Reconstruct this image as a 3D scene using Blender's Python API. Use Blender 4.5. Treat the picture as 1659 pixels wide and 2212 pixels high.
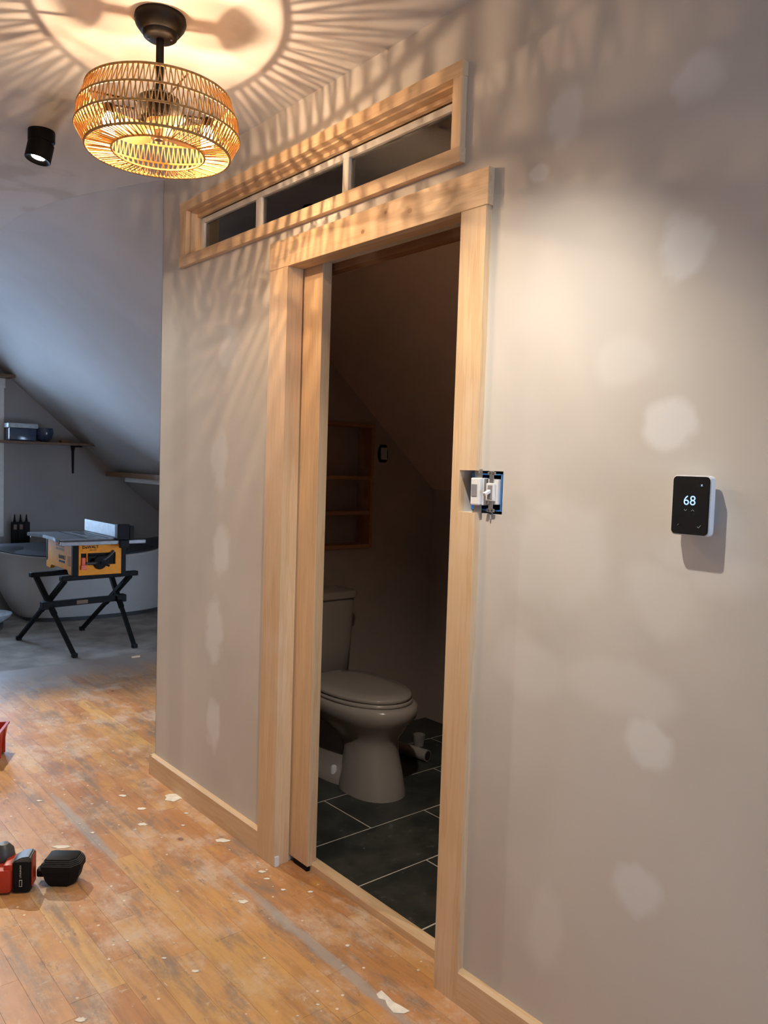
import bpy, bmesh, math, random
from mathutils import Vector, Matrix
random.seed(7)
PI = math.pi
SC = bpy.context.scene
C = SC.collection
for o in list(bpy.data.objects): bpy.data.objects.remove(o)

# ------------------------------------------------------------------ camera
def add_camera():
    yaw, pitch, roll = math.radians(39.96467), math.radians(-3.25128), math.radians(1.80047)
    f = Vector((math.sin(yaw)*math.cos(pitch), math.cos(yaw)*math.cos(pitch), math.sin(pitch)))
    r = Vector((math.cos(yaw), -math.sin(yaw), 0)); u = r.cross(f)
    r2 = math.cos(roll)*r + math.sin(roll)*u; u2 = -math.sin(roll)*r + math.cos(roll)*u
    cd = bpy.data.cameras.new('camera'); co = bpy.data.objects.new('camera', cd); C.objects.link(co)
    M = Matrix.Identity(4)
    for i in range(3): M[i][0] = r2[i]; M[i][1] = u2[i]; M[i][2] = -f[i]
    M[0][3], M[1][3], M[2][3] = -1.48017, 0, 1.38325
    co.matrix_world = M
    cd.sensor_fit = 'VERTICAL'; cd.sensor_height = 24; cd.lens = 1736.15/2212*24
    cd.clip_start = 0.02
    SC.camera = co
add_camera()

# ------------------------------------------------------------------ world, daylight through the windows, exposure
W = bpy.data.worlds.new('world'); SC.world = W; W.use_nodes = True
bg = W.node_tree.nodes['Background']
bg.inputs[0].default_value = (0.50, 0.69, 1.0, 1); bg.inputs[1].default_value = 24.0
SC.view_settings.view_transform = 'Standard'; SC.view_settings.look = 'None'
SC.view_settings.gamma = 1.0; SC.view_settings.use_curve_mapping = False
SC.view_settings.exposure = 0.0

SPOT_W, SPOT_COL = 88.0, (1.0, 0.90, 0.76)
BULB_W, BULB_COL = 11.5, (1.0, 0.68, 0.42)
FILAMENT = 300.0; FILAMENT_COL = (1.0, 0.68, 0.36)

def portal(loc, rot, sx, sy):
    l = bpy.data.lights.new('window_portal', 'AREA'); l.shape = 'RECTANGLE'; l.size = sx; l.size_y = sy
    l.cycles.is_portal = True
    o = bpy.data.objects.new('window_portal', l); C.objects.link(o); o.location = loc; o.rotation_euler = rot
# far window (y = 7.7) and near window (y = -2.6)
FW = (-0.62, 0.43, 0.68, 1.97)      # x0 x1 z0 z1
NW = (-1.15, -0.22, 0.85, 2.05)
portal(((FW[0]+FW[1])/2, 7.84, (FW[2]+FW[3])/2), (-PI/2, 0, 0), FW[1]-FW[0], FW[3]-FW[2])
portal(((NW[0]+NW[1])/2, -2.74, (NW[2]+NW[3])/2), (PI/2, 0, 0), NW[1]-NW[0], NW[3]-NW[2])

# ------------------------------------------------------------------ node helpers
class NT:
    def __init__(s, name):
        s.m = bpy.data.materials.new(name); s.m.use_nodes = True
        s.t = s.m.node_tree; s.t.nodes.clear()
        s.out = s.t.nodes.new('ShaderNodeOutputMaterial')
    def n(s, typ, **kw):
        nd = s.t.nodes.new(typ)
        for k, v in kw.items(): setattr(nd, k, v)
        return nd
    def l(s, a, b): s.t.links.new(a, b)
    def put(s, sock, v):
        if hasattr(v, 'links'): s.l(v, sock)
        else:
            if isinstance(v, (tuple, list)) and len(v) == 3 and len(sock.default_value) == 4: v = (*v, 1)
            sock.default_value = v
    def math(s, op, a, b=0.0, c=None, clamp=False):
        nd = s.n('ShaderNodeMath', operation=op, use_clamp=clamp); s.put(nd.inputs[0], a); s.put(nd.inputs[1], b)
        if c is not None: s.put(nd.inputs[2], c)
        return nd.outputs[0]
    def vmath(s, op, a, b=(0, 0, 0)):
        nd = s.n('ShaderNodeVectorMath', operation=op); s.put(nd.inputs[0], a); s.put(nd.inputs[1], b)
        return nd.outputs['Value'] if op in ('LENGTH', 'DISTANCE') else nd.outputs[0]
    def noise(s, vec, scale, detail=3, rough=0.5, color=False):
        nd = s.n('ShaderNodeTexNoise'); s.put(nd.inputs['Vector'], vec); nd.inputs['Scale'].default_value = scale
        nd.inputs['Detail'].default_value = detail; nd.inputs['Roughness'].default_value = rough
        return nd.outputs['Color' if color else 'Fac']
    def ramp(s, v, a, b, lo=0.0, hi=1.0, smooth=True):
        nd = s.n('ShaderNodeMapRange', interpolation_type='SMOOTHSTEP' if smooth else 'LINEAR')
        s.put(nd.inputs[0], v); nd.inputs[1].default_value = a; nd.inputs[2].default_value = b
        nd.inputs[3].default_value = lo; nd.inputs[4].default_value = hi
        return nd.outputs[0]
    def mix(s, f, a, b, blend='MIX'):
        nd = s.n('ShaderNodeMix', data_type='RGBA', blend_type=blend); s.put(nd.inputs[0], f)
        s.put(nd.inputs[6], a); s.put(nd.inputs[7], b); return nd.outputs[2]
    def scale(s, vec, sc): return s.vmath('MULTIPLY', vec, sc)
    def pos(s): return s.n('ShaderNodeNewGeometry').outputs['Position']
    def obj(s): return s.n('ShaderNodeTexCoord').outputs['Object']
    def rnd(s): return s.n('ShaderNodeObjectInfo').outputs['Random']
    def bump(s, h, dist=0.002, strength=0.5):
        nd = s.n('ShaderNodeBump'); nd.inputs['Strength'].default_value = strength
        nd.inputs['Distance'].default_value = dist; s.l(h, nd.inputs['Height']); return nd.outputs[0]
    def bsdf(s, col, rough=0.6, metal=0.0, normal=None, **kw):
        nd = s.n('ShaderNodeBsdfPrincipled'); s.put(nd.inputs['Base Color'], col); s.put(nd.inputs['Roughness'], rough)
        nd.inputs['Metallic'].default_value = metal
        if normal is not None: s.l(normal, nd.inputs['Normal'])
        for k, v in kw.items(): s.put(nd.inputs[k.replace('_', ' ')], v)
        s.l(nd.outputs[0], s.out.inputs[0]); return nd
    def blobs(s, pos, spots, soft=0.35, warp=0.25, wscale=14):
        """spots: (centre xyz, radii xyz); a mask that is 1 inside warped ellipsoids"""
        w = s.vmath('SUBTRACT', s.noise(pos, wscale, 3, color=True), (0.5, 0.5, 0.5))
        acc = None
        for c, r in spots:
            d = s.vmath('DIVIDE', s.vmath('SUBTRACT', pos, c), r)
            d = s.vmath('ADD', d, s.scale(w, (warp*4,)*3))
            v = s.ramp(s.vmath('LENGTH', d), 1+soft, 1-soft, 0, 1)
            acc = v if acc is None else s.math('MAXIMUM', acc, v)
        return acc

def plain(name, col, rough=0.5, metal=0.0, var=0.12, vs=30, **kw):
    t = NT(name); n = t.noise(t.obj(), vs, 3)
    c = t.mix(t.ramp(n, 0.3, 0.7), tuple(x*(1-var) for x in col), tuple(min(1, x*(1+var)) for x in col))
    t.bsdf(c, rough, metal, t.bump(n, 0.0004, 0.15), **kw); return t.m

def emit(name, col, strength):
    t = NT(name); e = t.n('ShaderNodeEmission'); e.inputs[0].default_value = (*col, 1); e.inputs[1].default_value = strength
    t.l(e.outputs[0], t.out.inputs[0]); return t.m

# wall: skim-coated drywall with lighter patches of joint compound
WALL_SPOTS = [(0.863,2.160,0.057,0.047),(1.175,2.173,0.050,0.064),(0.872,1.834,0.056,0.059),(0.882,1.487,0.064,0.050),
 (1.150,1.192,0.13,0.12),(0.877,1.126,0.089,0.066),(0.892,0.829,0.055,0.050),(0.902,0.514,0.052,0.052),(1.245,2.071,0.026,0.02),
 (0.775,1.231,0.097,0.080),(0.976,0.931,0.15,0.055),(2.691,1.807,0.070,0.085),(2.745,1.394,0.06,0.10),(2.720,1.044,0.06,0.085),
 (2.766,0.734,0.065,0.12),(2.759,0.372,0.055,0.095),(1.203,0.912,0.10,0.07),(1.0,1.62,0.08,0.06),(1.13,0.33,0.05,0.10)]
def wall_mat():
    t = NT('skim_coated_drywall'); p = t.pos()
    strong = t.blobs(p, [((0, y, z), (3, a, b)) for i, (y, z, a, b) in enumerate(WALL_SPOTS) if i not in (4, 5, 9, 10, 16, 17, 18)], 0.30, 0.30, 13)
    weak = t.blobs(p, [((0, y, z), (3, a, b)) for i, (y, z, a, b) in enumerate(WALL_SPOTS) if i in (4, 5, 9, 10, 16, 17, 18)], 0.35, 0.35, 7)
    big = t.noise(p, 1.6, 3)
    base = t.mix(t.ramp(big, 0.35, 0.65), (0.575, 0.545, 0.50), (0.64, 0.615, 0.575))
    sx = t.n('ShaderNodeSeparateXYZ'); t.l(p, sx.inputs[0])
    seam = t.math('MULTIPLY', t.ramp(sx.outputs[1], 2.99, 3.06), t.ramp(sx.outputs[1], 3.20, 3.12))
    base = t.mix(t.math('MULTIPLY', seam, 0.35), base, (0.46, 0.445, 0.41))
    col = t.mix(t.math('MULTIPLY', weak, 0.5), base, (0.72, 0.71, 0.68))
    col = t.mix(t.math('MULTIPLY', strong, 0.75), col, (0.76, 0.765, 0.76))
    t.bsdf(col, 0.85, 0, t.bump(t.noise(p, 60, 4), 0.0008, 0.2)); return t.m
def ceil_mat():
    t = NT('ceiling_primer'); p = t.pos(); n = t.noise(p, 3.1, 4, 0.55)
    col = t.mix(t.ramp(n, 0.50, 0.66), (0.60, 0.58, 0.55), (0.50, 0.465, 0.42))
    t.bsdf(col, 0.85, 0, t.bump(t.noise(p, 60, 4), 0.0008, 0.2)); return t.m
def paint_mat(name, col):
    t = NT(name); p = t.pos(); n = t.noise(p, 2.2, 3)
    t.bsdf(t.mix(t.ramp(n, 0.35, 0.65), tuple(c*0.93 for c in col), col), 0.85, 0, t.bump(t.noise(p, 60, 4), 0.0008, 0.2)); return t.m

def pine_mat(name, axis, light=(0.74, 0.545, 0.34), dark=(0.60, 0.385, 0.20), knots=(), rough=0.55):
    """grain runs along the given world axis"""
    t = NT(name); p = t.pos(); s = [9, 9, 9]; s[axis] = 0.55
    rn = t.n('ShaderNodeCombineXYZ'); r = t.rnd()
    for i in range(3): t.l(t.math('MULTIPLY', r, 7.0+i), rn.inputs[i])
    q = t.vmath('ADD', t.scale(p, tuple(s)), rn.outputs[0])
    g = t.noise(q, 2.2, 4, 0.6); w = t.math('SINE', t.math('MULTIPLY', g, 46.0))
    fine = t.noise(t.scale(q, (6, 6, 3)), 4.0, 3)
    f = t.math('ADD', t.math('MULTIPLY', t.ramp(w, -0.2, 1.0), 0.30), t.math('MULTIPLY', t.ramp(g, 0.35, 0.7), 0.45))
    f = t.math('ADD', f, t.math('MULTIPLY', t.ramp(fine, 0.4, 0.8), 0.2), clamp=True)
    col = t.mix(f, light, dark)
    pale = t.ramp(t.noise(p, 3.3, 3), 0.58, 0.72)
    col = t.mix(t.math('MULTIPLY', pale, 0.25), col, (0.78, 0.68, 0.54))
    if knots:
        k = t.blobs(p, [(c, r) for c, r in knots], 0.25, 0.05, 60)
        ring = t.blobs(p, [(c, tuple(x*2.1 for x in r)) for c, r in knots], 0.45, 0.05, 60)
        col = t.mix(t.math('MULTIPLY', ring, 0.35), col, (0.50, 0.29, 0.13)); col = t.mix(t.math('MULTIPLY', k, 0.8), col, (0.26, 0.12, 0.05))
    t.bsdf(col, rough, 0, t.bump(f, 0.0006, 0.25)); return t.m

def floor_mat(name='worn_oak_plank'):
    t = NT(name); p = t.pos(); r = t.rnd()
    rn = t.n('ShaderNodeCombineXYZ'); 
    for i in range(3): t.l(t.math('MULTIPLY', r, 13.0+5*i), rn.inputs[i])
    q = t.vmath('ADD', t.scale(p, (16, 1.6, 4)), rn.outputs[0])
    grain = t.noise(q, 2.5, 5, 0.6)
    cr = t.n('ShaderNodeValToRGB'); t.l(r, cr.inputs[0]); e = cr.color_ramp.elements
    pal = [(0.0, (0.50, 0.235, 0.085)), (0.2, (0.56, 0.29, 0.11)), (0.38, (0.46, 0.20, 0.07)), (0.55, (0.60, 0.33, 0.12)),
           (0.70, (0.53, 0.25, 0.095)), (0.84, (0.64, 0.37, 0.12)), (0.93, (0.36, 0.16, 0.075)), (1.0, (0.50, 0.26, 0.12))]
    e[0].position, e[0].color = 0.0, (*pal[0][1], 1); e[1].position, e[1].color = 1.0, (*pal[-1][1], 1)
    for a, c in pal[1:-1]: x = e.new(a); x.color = (*c, 1)
    base = cr.outputs[0]
    base = t.mix(t.ramp(grain, 0.42, 0.75), base, t.mix(0.5, base, (0.26, 0.11, 0.045)))
    # old worn finish: blotches of darker brown, grey dust, scratches, pale smears
    blot = t.noise(t.scale(p, (2.4, 1.1, 1)), 2.0, 5, 0.65)
    base = t.mix(t.ramp(blot, 0.50, 0.68, 0, 0.5), base, (0.29, 0.125, 0.055))
    blot2 = t.noise(t.scale(p, (1.8, 1.2, 1)), 3.1, 5, 0.65)
    base = t.mix(t.ramp(blot2, 0.55, 0.72, 0, 0.55), base, (0.66, 0.34, 0.085))
    grey = t.noise(t.vmath('ADD', t.scale(p, (5.5, 1.25, 1)), (3.1, 7.7, 0)), 1.7, 6, 0.7)
    base = t.mix(t.ramp(grey, 0.49, 0.66, 0, 0.82), base, (0.225, 0.165, 0.125))
    dust = t.noise(t.vmath('ADD', t.scale(p, (2.2, 1.5, 1)), (11, 2, 0)), 2.4, 7, 0.75)
    base = t.mix(t.ramp(dust, 0.47, 0.68, 0, 0.7), base, (0.62, 0.475, 0.35))
    sc = t.noise(t.vmath('ADD', t.scale(p, (60, 6, 1)), (1, 5, 0)), 1.6, 3, 0.6)
    scm = t.math('MULTIPLY', t.ramp(sc, 0.66, 0.73), t.ramp(t.noise(p, 4.5, 2), 0.5, 0.62))
    base = t.mix(t.math('MULTIPLY', scm, 0.6), base, (0.70, 0.62, 0.53))
    sc2 = t.noise(t.vmath('ADD', t.scale(p, (9, 70, 1)), (8, 5, 0)), 1.2, 2, 0.6)
    base = t.mix(t.math('MULTIPLY', t.ramp(sc2, 0.70, 0.76), 0.4), base, (0.68, 0.58, 0.48))
    vo = t.n('ShaderNodeTexVoronoi', feature='F1'); t.l(p, vo.inputs['Vector']); vo.inputs['Scale'].default_value = 26
    on = t.n('ShaderNodeSeparateColor'); t.l(vo.outputs['Color'], on.inputs[0])
    sp = t.math('MULTIPLY', t.ramp(vo.outputs['Distance'], 0.13, 0.08), t.ramp(on.outputs[0], 0.76, 0.78))
    base = t.mix(t.math('MULTIPLY', sp, 0.85), base, (0.80, 0.74, 0.62))
    vk = t.n('ShaderNodeTexVoronoi', feature='F1'); t.l(t.scale(p, (1, 0.75, 1)), vk.inputs['Vector']); vk.inputs['Scale'].default_value = 7.5
    ok = t.n('ShaderNodeSeparateColor'); t.l(vk.outputs['Color'], ok.inputs[0])
    kn = t.math('MULTIPLY', t.ramp(vk.outputs['Distance'], 0.11, 0.045), t.ramp(ok.outputs[1], 0.80, 0.82))
    base = t.mix(t.math('MULTIPLY', kn, 0.75), base, (0.11, 0.05, 0.025))
    st = t.noise(t.vmath('ADD', t.scale(p, (9, 3.2, 1)), (4, 9, 0)), 2.6, 8, 0.8)
    base = t.mix(t.ramp(st, 0.56, 0.66, 0, 0.6), base, (0.155, 0.10, 0.07))
    pl2 = t.noise(t.vmath('ADD', t.scale(p, (7, 5, 1)), (2, 1, 0)), 3.4, 8, 0.85)
    base = t.mix(t.ramp(pl2, 0.57, 0.66, 0, 0.5), base, (0.70, 0.60, 0.48))
    # the long grey filled seam
    seam = t.blobs(p, [((-0.165, 1.75, 0), (0.018, 0.48, 1)), ((0.10, 3.0, 0), (0.012, 0.3, 1)), ((-0.43, 2.95, 0), (0.02, 0.34, 1))], 0.5, 0.28, 11)
    base = t.mix(t.math('MULTIPLY', seam, 0.7), base, (0.36, 0.345, 0.32))
    sx = t.n('ShaderNodeSeparateXYZ'); t.l(p, sx.inputs[0])
    edge = t.math('ADD', sx.outputs[1], t.math('MULTIPLY', t.noise(p, 3.5, 4), 0.9))
    base = t.mix(t.ramp(edge, 5.15, 5.75, 0, 0.9), base, (0.36, 0.31, 0.265))
    t.bsdf(base, t.ramp(dust, 0.4, 0.7, 0.42, 0.62), 0, t.bump(t.math('ADD', grain, dust), 0.0008, 0.25)); return t.m

def slate_mat():
    t = NT('dark_slate'); p = t.pos(); n = t.noise(p, 5.5, 6, 0.65); m = t.noise(p, 22, 5, 0.6)
    c = t.mix(t.ramp(n, 0.35, 0.7), (0.020, 0.024, 0.023), (0.058, 0.062, 0.055))
    c = t.mix(t.ramp(t.noise(p, 3.2, 4), 0.55, 0.75, 0, 0.7), c, (0.075, 0.066, 0.045))
    c = t.mix(t.ramp(m, 0.62, 0.76, 0, 0.5), c, (0.19, 0.195, 0.18))
    vo = t.n('ShaderNodeTexVoronoi', feature='F1'); t.l(p, vo.inputs['Vector']); vo.inputs['Scale'].default_value = 24
    on = t.n('ShaderNodeSeparateColor'); t.l(vo.outputs['Color'], on.inputs[0])
    sp = t.math('MULTIPLY', t.ramp(vo.outputs['Distance'], 0.13, 0.07), t.ramp(on.outputs[0], 0.90, 0.92))
    c = t.mix(t.math('MULTIPLY', sp, 0.7), c, (0.5, 0.49, 0.44))
    t.bsdf(c, 0.5, 0, t.bump(n, 0.003, 0.4)); return t.m

def glass_pane(name, tint=(0.93, 0.95, 0.95), gloss=1.0):
    t = NT(name); fr = t.n('ShaderNodeFresnel'); fr.inputs[0].default_value = 1.5
    tr = t.n('ShaderNodeBsdfTransparent'); tr.inputs[0].default_value = (*tint, 1)
    gl = t.n('ShaderNodeBsdfGlossy'); gl.inputs['Roughness'].default_value = 0.0
    mx = t.n('ShaderNodeMixShader'); t.l(t.math('MULTIPLY', fr.outputs[0], gloss, clamp=True), mx.inputs[0])
    t.l(tr.outputs[0], mx.inputs[1]); t.l(gl.outputs[0], mx.inputs[2]); t.l(mx.outputs[0], t.out.inputs[0]); return t.m

def bulb_mat():
    t = NT('glowing_bulb_glass'); tr = t.n('ShaderNodeBsdfTransparent'); e = t.n('ShaderNodeEmission')
    e.inputs[0].default_value = (1.0, 0.72, 0.38, 1); e.inputs[1].default_value = 42.0
    a = t.n('ShaderNodeAddShader'); t.l(tr.outputs[0], a.inputs[0]); t.l(e.outputs[0], a.inputs[1]); t.l(a.outputs[0], t.out.inputs[0]); return t.m

def rattan_mat():
    t = NT('rattan_cord'); n = t.noise(t.obj(), 90, 3)
    col = t.mix(t.ramp(n, 0.3, 0.7), (0.44, 0.23, 0.06), (0.60, 0.35, 0.11))
    b = t.bsdf(col, 0.7); tl = t.n('ShaderNodeBsdfTranslucent'); t.l(col, tl.inputs[0])
    mx = t.n('ShaderNodeMixShader'); mx.inputs[0].default_value = 0.06; t.l(b.outputs[0], mx.inputs[1]); t.l(tl.outputs[0], mx.inputs[2])
    t.l(mx.outputs[0], t.out.inputs[0]); return t.m

M = dict(
    wall=wall_mat(), ceil=ceil_mat(), slope=paint_mat('slope_paint', (0.56, 0.55, 0.54)), bath=paint_mat('bathroom_paint', (0.50, 0.41, 0.35)),
    far=paint_mat('far_wall_paint', (0.36, 0.34, 0.325)), bslope_lit=paint_mat('bathroom_slope_lit', (0.82, 0.62, 0.50)),  # bathroom slope: bounced lamp light put into a paler, warmer base colour
    pz=pine_mat('pine_vertical', 2), py=pine_mat('pine_lengthwise', 1, knots=[((-0.02, 1.672, 2.076), (1, 0.009, 0.007)),
        ((-0.02, 1.776, 2.094), (1, 0.006, 0.005)), ((-0.02, 1.877, 2.061), (1, 0.008, 0.006))]),
    px=pine_mat('pine_crosswise', 0), raw=pine_mat('raw_wood_brown', 1, (0.30, 0.155, 0.07), (0.19, 0.085, 0.035)),
    shelf=pine_mat('niche_pine', 0, (0.52, 0.27, 0.12), (0.40, 0.18, 0.07)),
    dwood=pine_mat('dark_board', 0, (0.20, 0.11, 0.06), (0.12, 0.06, 0.03)),
    floor=floor_mat(), slate=slate_mat(), glass=glass_pane('window_glass', gloss=1.5),
    grout=plain('tile_grout', (0.60, 0.57, 0.50), 0.9), gap=plain('dark_gap', (0.03, 0.02, 0.015), 0.9),
    cement=plain('dusty_underlay', (0.34, 0.295, 0.25), 0.85, var=0.25, vs=5),
    white=plain('white_paint', (0.74, 0.72, 0.68), 0.5, var=0.04), wplastic=plain('white_plastic', (0.80, 0.81, 0.82), 0.35, var=0.03),
    black=plain('black_metal', (0.004, 0.0035, 0.0035), 0.5, Specular_IOR_Level=0.15), blackp=plain('black_plastic', (0.008, 0.008, 0.008), 0.6, Specular_IOR_Level=0.15),
    dgrey=plain('dark_grey_plastic', (0.055, 0.057, 0.058), 0.45), steel=plain('galvanised_steel', (0.55, 0.55, 0.54), 0.35, 0.9),
    alu=plain('aluminium', (0.25, 0.255, 0.265), 0.5, 0.4), table=plain('grey_cast_top', (0.17, 0.17, 0.18), 0.5, 0.3),
    yellow=plain('yellow_plastic', (0.84, 0.31, 0.006), 0.5, var=0.05, Specular_IOR_Level=0.2), shaded_yellow=plain('shaded_yellow_plastic', (0.42, 0.15, 0.006), 0.6, Specular_IOR_Level=0.2), red=plain('red_plastic', (0.42, 0.032, 0.012), 0.4, var=0.06),
    orange=plain('orange_red_plastic', (0.75, 0.10, 0.02), 0.45), blue=plain('blue_box_plastic', (0.05, 0.22, 0.60), 0.5),
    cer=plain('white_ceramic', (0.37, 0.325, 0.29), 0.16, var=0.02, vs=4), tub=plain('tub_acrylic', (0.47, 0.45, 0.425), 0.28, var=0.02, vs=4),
    rattan=rattan_mat(), blade=plain('tan_fan_blade', (0.60, 0.38, 0.15), 0.55), bulb=bulb_mat(),
    fil=emit('hot_filament', FILAMENT_COL, FILAMENT), led=emit('lit_led', (1.0, 0.97, 0.90), 30.0),
    screen=emit('screen_digits', (0.42, 0.62, 1.0), 1.5), screendim=emit('screen_icons', (0.6, 0.65, 0.72), 0.5),
    screenback=plain('black_glass', (0.012, 0.013, 0.014), 0.08), plaster=plain('dried_plaster', (0.78, 0.72, 0.60), 0.8),
    pipe=plain('white_pipe', (0.36, 0.33, 0.31), 0.5), sheet=plain('dark_plastic_sheet', (0.045, 0.052, 0.062), 0.4),
    navy=plain('dark_blue_glassware', (0.05, 0.07, 0.12), 0.15), tray=plain('pale_blue_tray', (0.45, 0.52, 0.56), 0.35), labelp=plain('printed_label', (0.55, 0.53, 0.48), 0.6),
)

# ------------------------------------------------------------------ mesh helpers
class MB:
    def __init__(s): s.bm = bmesh.new()
    def box(s, x0, x1, y0, y1, z0, z1, bev=0.0, mat=None):
        b = bmesh.new(); bmesh.ops.create_cube(b, size=1)
        for v in b.verts: v.co = Vector(((x0+x1)/2+v.co.x*(x1-x0), (y0+y1)/2+v.co.y*(y1-y0), (z0+z1)/2+v.co.z*(z1-z0)))
        if bev: bmesh.ops.bevel(b, geom=list(b.edges), offset=bev, segments=2, affect='EDGES', profile=0.6)
        if mat is not None: b.transform(mat)
        s.join(b); return s
    def join(s, b):
        me = bpy.data.meshes.new('t'); b.to_mesh(me); b.free(); s.bm.from_mesh(me); bpy.data.meshes.remove(me)
    def prism(s, pts, axis, a, b, bev=0.0, mat=None):
        """polygon pts in the plane normal to axis, extruded a..b"""
        bb = bmesh.new()
        def P(u, v, w): return {0: (w, u, v), 1: (u, w, v), 2: (u, v, w)}[axis]
        lo = [bb.verts.new(P(u, v, a)) for u, v in pts]; hi = [bb.verts.new(P(u, v, b)) for u, v in pts]
        bb.faces.new(lo); bb.faces.new(hi[::-1]); n = len(pts)
        for i in range(n): bb.faces.new((lo[i], hi[i], hi[(i+1) % n], lo[(i+1) % n]))
        bmesh.ops.recalc_face_normals(bb, faces=bb.faces)
        if bev: bmesh.ops.bevel(bb, geom=list(bb.edges), offset=bev, segments=2, affect='EDGES')
        if mat is not None: bb.transform(mat)
        s.join(bb); return s
    def loft(s, rings, cap0=True, cap1=True):
        vs = [[s.bm.verts.new(p) for p in r] for r in rings]; n = len(vs[0]); fs = []
        for a, b in zip(vs, vs[1:]):
            for i in range(n): fs.append(s.bm.faces.new((a[i], a[(i+1) % n], b[(i+1) % n], b[i])))
        if cap0: fs.append(s.bm.faces.new(vs[0][::-1]))
        if cap1: fs.append(s.bm.faces.new(vs[-1]))
        bmesh.ops.recalc_face_normals(s.bm, faces=fs); return s
    def lathe(s, prof, n=32, loc=(0, 0, 0), mat=None):
        """prof: (r, z) list; closed when r = 0 at the ends"""
        b = MB(); rings = []
        for r, z in prof: rings.append([((r or 1e-4)*math.cos(2*PI*i/n), (r or 1e-4)*math.sin(2*PI*i/n), z) for i in range(n)])
        b.loft(rings); 
        if mat is not None: b.bm.transform(mat)
        b.bm.transform(Matrix.Translation(loc)); s.join(b.bm); return s
    def tube(s, pts, r, n=8, closed=False):
        pts = [Vector(p) for p in pts]; rings = []; m = len(pts); up = None
        for i, p in enumerate(pts):
            d = (pts[(i+1) % m]-pts[i-1]) if closed or 0 < i < m-1 else (pts[1]-pts[0] if i == 0 else pts[-1]-pts[-2])
            d.normalize()
            if up is None: up = d.orthogonal().normalized()
            up = (up-d*up.dot(d)).normalized(); v = d.cross(up); rr = r[i] if isinstance(r, (list, tuple)) else r
            rings.append([p+rr*(math.cos(2*PI*k/n)*up+math.sin(2*PI*k/n)*v) for k in range(n)])
        if closed: s.loft(rings+[rings[0]], False, False)
        else: s.loft(rings)
        return s
    def bar(s, a, b, w, h, up=(0, 0, 1), bev=0.0):
        a, b = Vector(a), Vector(b); d = b-a; L = d.length; d.normalize(); x = Vector(up).cross(d).normalized(); y = d.cross(x)
        Mx = Matrix((x, y, d)).transposed().to_4x4(); Mx.translation = (a+b)/2
        return s.box(-w/2, w/2, -h/2, h/2, -L/2, L/2, bev, Mx)
    def build(s, name, mat, parent=None, smooth=None, loc=None):
        me = bpy.data.meshes.new(name)
        if loc is not None: s.bm.transform(Matrix.Translation([-c for c in loc]))
        s.bm.to_mesh(me); s.bm.free(); me.materials.append(mat)
        if smooth is not None:
            me.polygons.foreach_set('use_smooth', [True]*len(me.polygons)); me.set_sharp_from_angle(angle=math.radians(smooth))
        o = bpy.data.objects.new(name, me); C.objects.link(o)
        if loc is not None: o.location = loc
        if parent is not None: o.parent = parent
        return o
def empty(name, loc=(0, 0, 0), rz=0.0, rot=None):
    o = bpy.data.objects.new(name, None); C.objects.link(o); o.location = loc; o.rotation_euler = rot or (0, 0, rz)
    o.empty_display_size = 0.05; return o
def tag(o, label=None, cat=None, group=None, kind=None):
    if label: o['label'] = label
    if cat: o['category'] = cat
    if group: o['group'] = group
    if kind: o['kind'] = kind
    return o
def struct(o, label): return tag(o, label, None, None, 'structure')

def slab(name, mat, axis, a, b, ub, vb, holes, parent=None):
    """slab normal to axis between a and b; ub, vb = break lists; holes = set of missing cells"""
    bm = bmesh.new(); cache = {}
    def P(u, v, w): return {0: (w, u, v), 1: (u, w, v), 2: (u, v, w)}[axis]
    def V(i, j, k):
        if (i, j, k) not in cache: cache[(i, j, k)] = bm.verts.new(P(ub[i], vb[j], (a, b)[k]))
        return cache[(i, j, k)]
    nu, nv = len(ub)-1, len(vb)-1
    solid = lambda i, j: 0 <= i < nu and 0 <= j < nv and (i, j) not in holes
    for i in range(nu):
        for j in range(nv):
            if not solid(i, j): continue
            for k in (0, 1): bm.faces.new([V(i, j, k), V(i+1, j, k), V(i+1, j+1, k), V(i, j+1, k)])
            for di, dj, e in ((-1, 0, ((i, j), (i, j+1))), (1, 0, ((i+1, j), (i+1, j+1))), (0, -1, ((i, j), (i+1, j))), (0, 1, ((i, j+1), (i+1, j+1)))):
                if not solid(i+di, j+dj):
                    (p, q), (r, t) = e; bm.faces.new([V(p, q, 0), V(r, t, 0), V(r, t, 1), V(p, q, 1)])
    bmesh.ops.recalc_face_normals(bm, faces=bm.faces)
    me = bpy.data.meshes.new(name); bm.to_mesh(me); bm.free(); me.materials.append(mat)
    o = bpy.data.objects.new(name, me); C.objects.link(o)
    if parent: o.parent = parent
    return o

def text_mesh(name, s, size, mat, parent, M4, depth=0.0003, xs=1.0, offset=0.0):
    cu = bpy.data.curves.new('txt', 'FONT'); cu.body = s; cu.size = size; cu.extrude = depth; cu.align_x = 'CENTER'; cu.align_y = 'CENTER'
    cu.offset = offset; cu.resolution_u = 3
    o = bpy.data.objects.new('txt', cu); C.objects.link(o); dg = bpy.context.evaluated_depsgraph_get(); dg.update()
    me = bpy.data.meshes.new_from_object(o.evaluated_get(dg)); bpy.data.objects.remove(o)
    me.transform(M4 @ Matrix.Diagonal((xs, 1, 1, 1))); me.name = name; me.materials.clear(); me.materials.append(mat)
    t = bpy.data.objects.new(name, me); C.objects.link(t); t.parent = parent; return t

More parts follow.
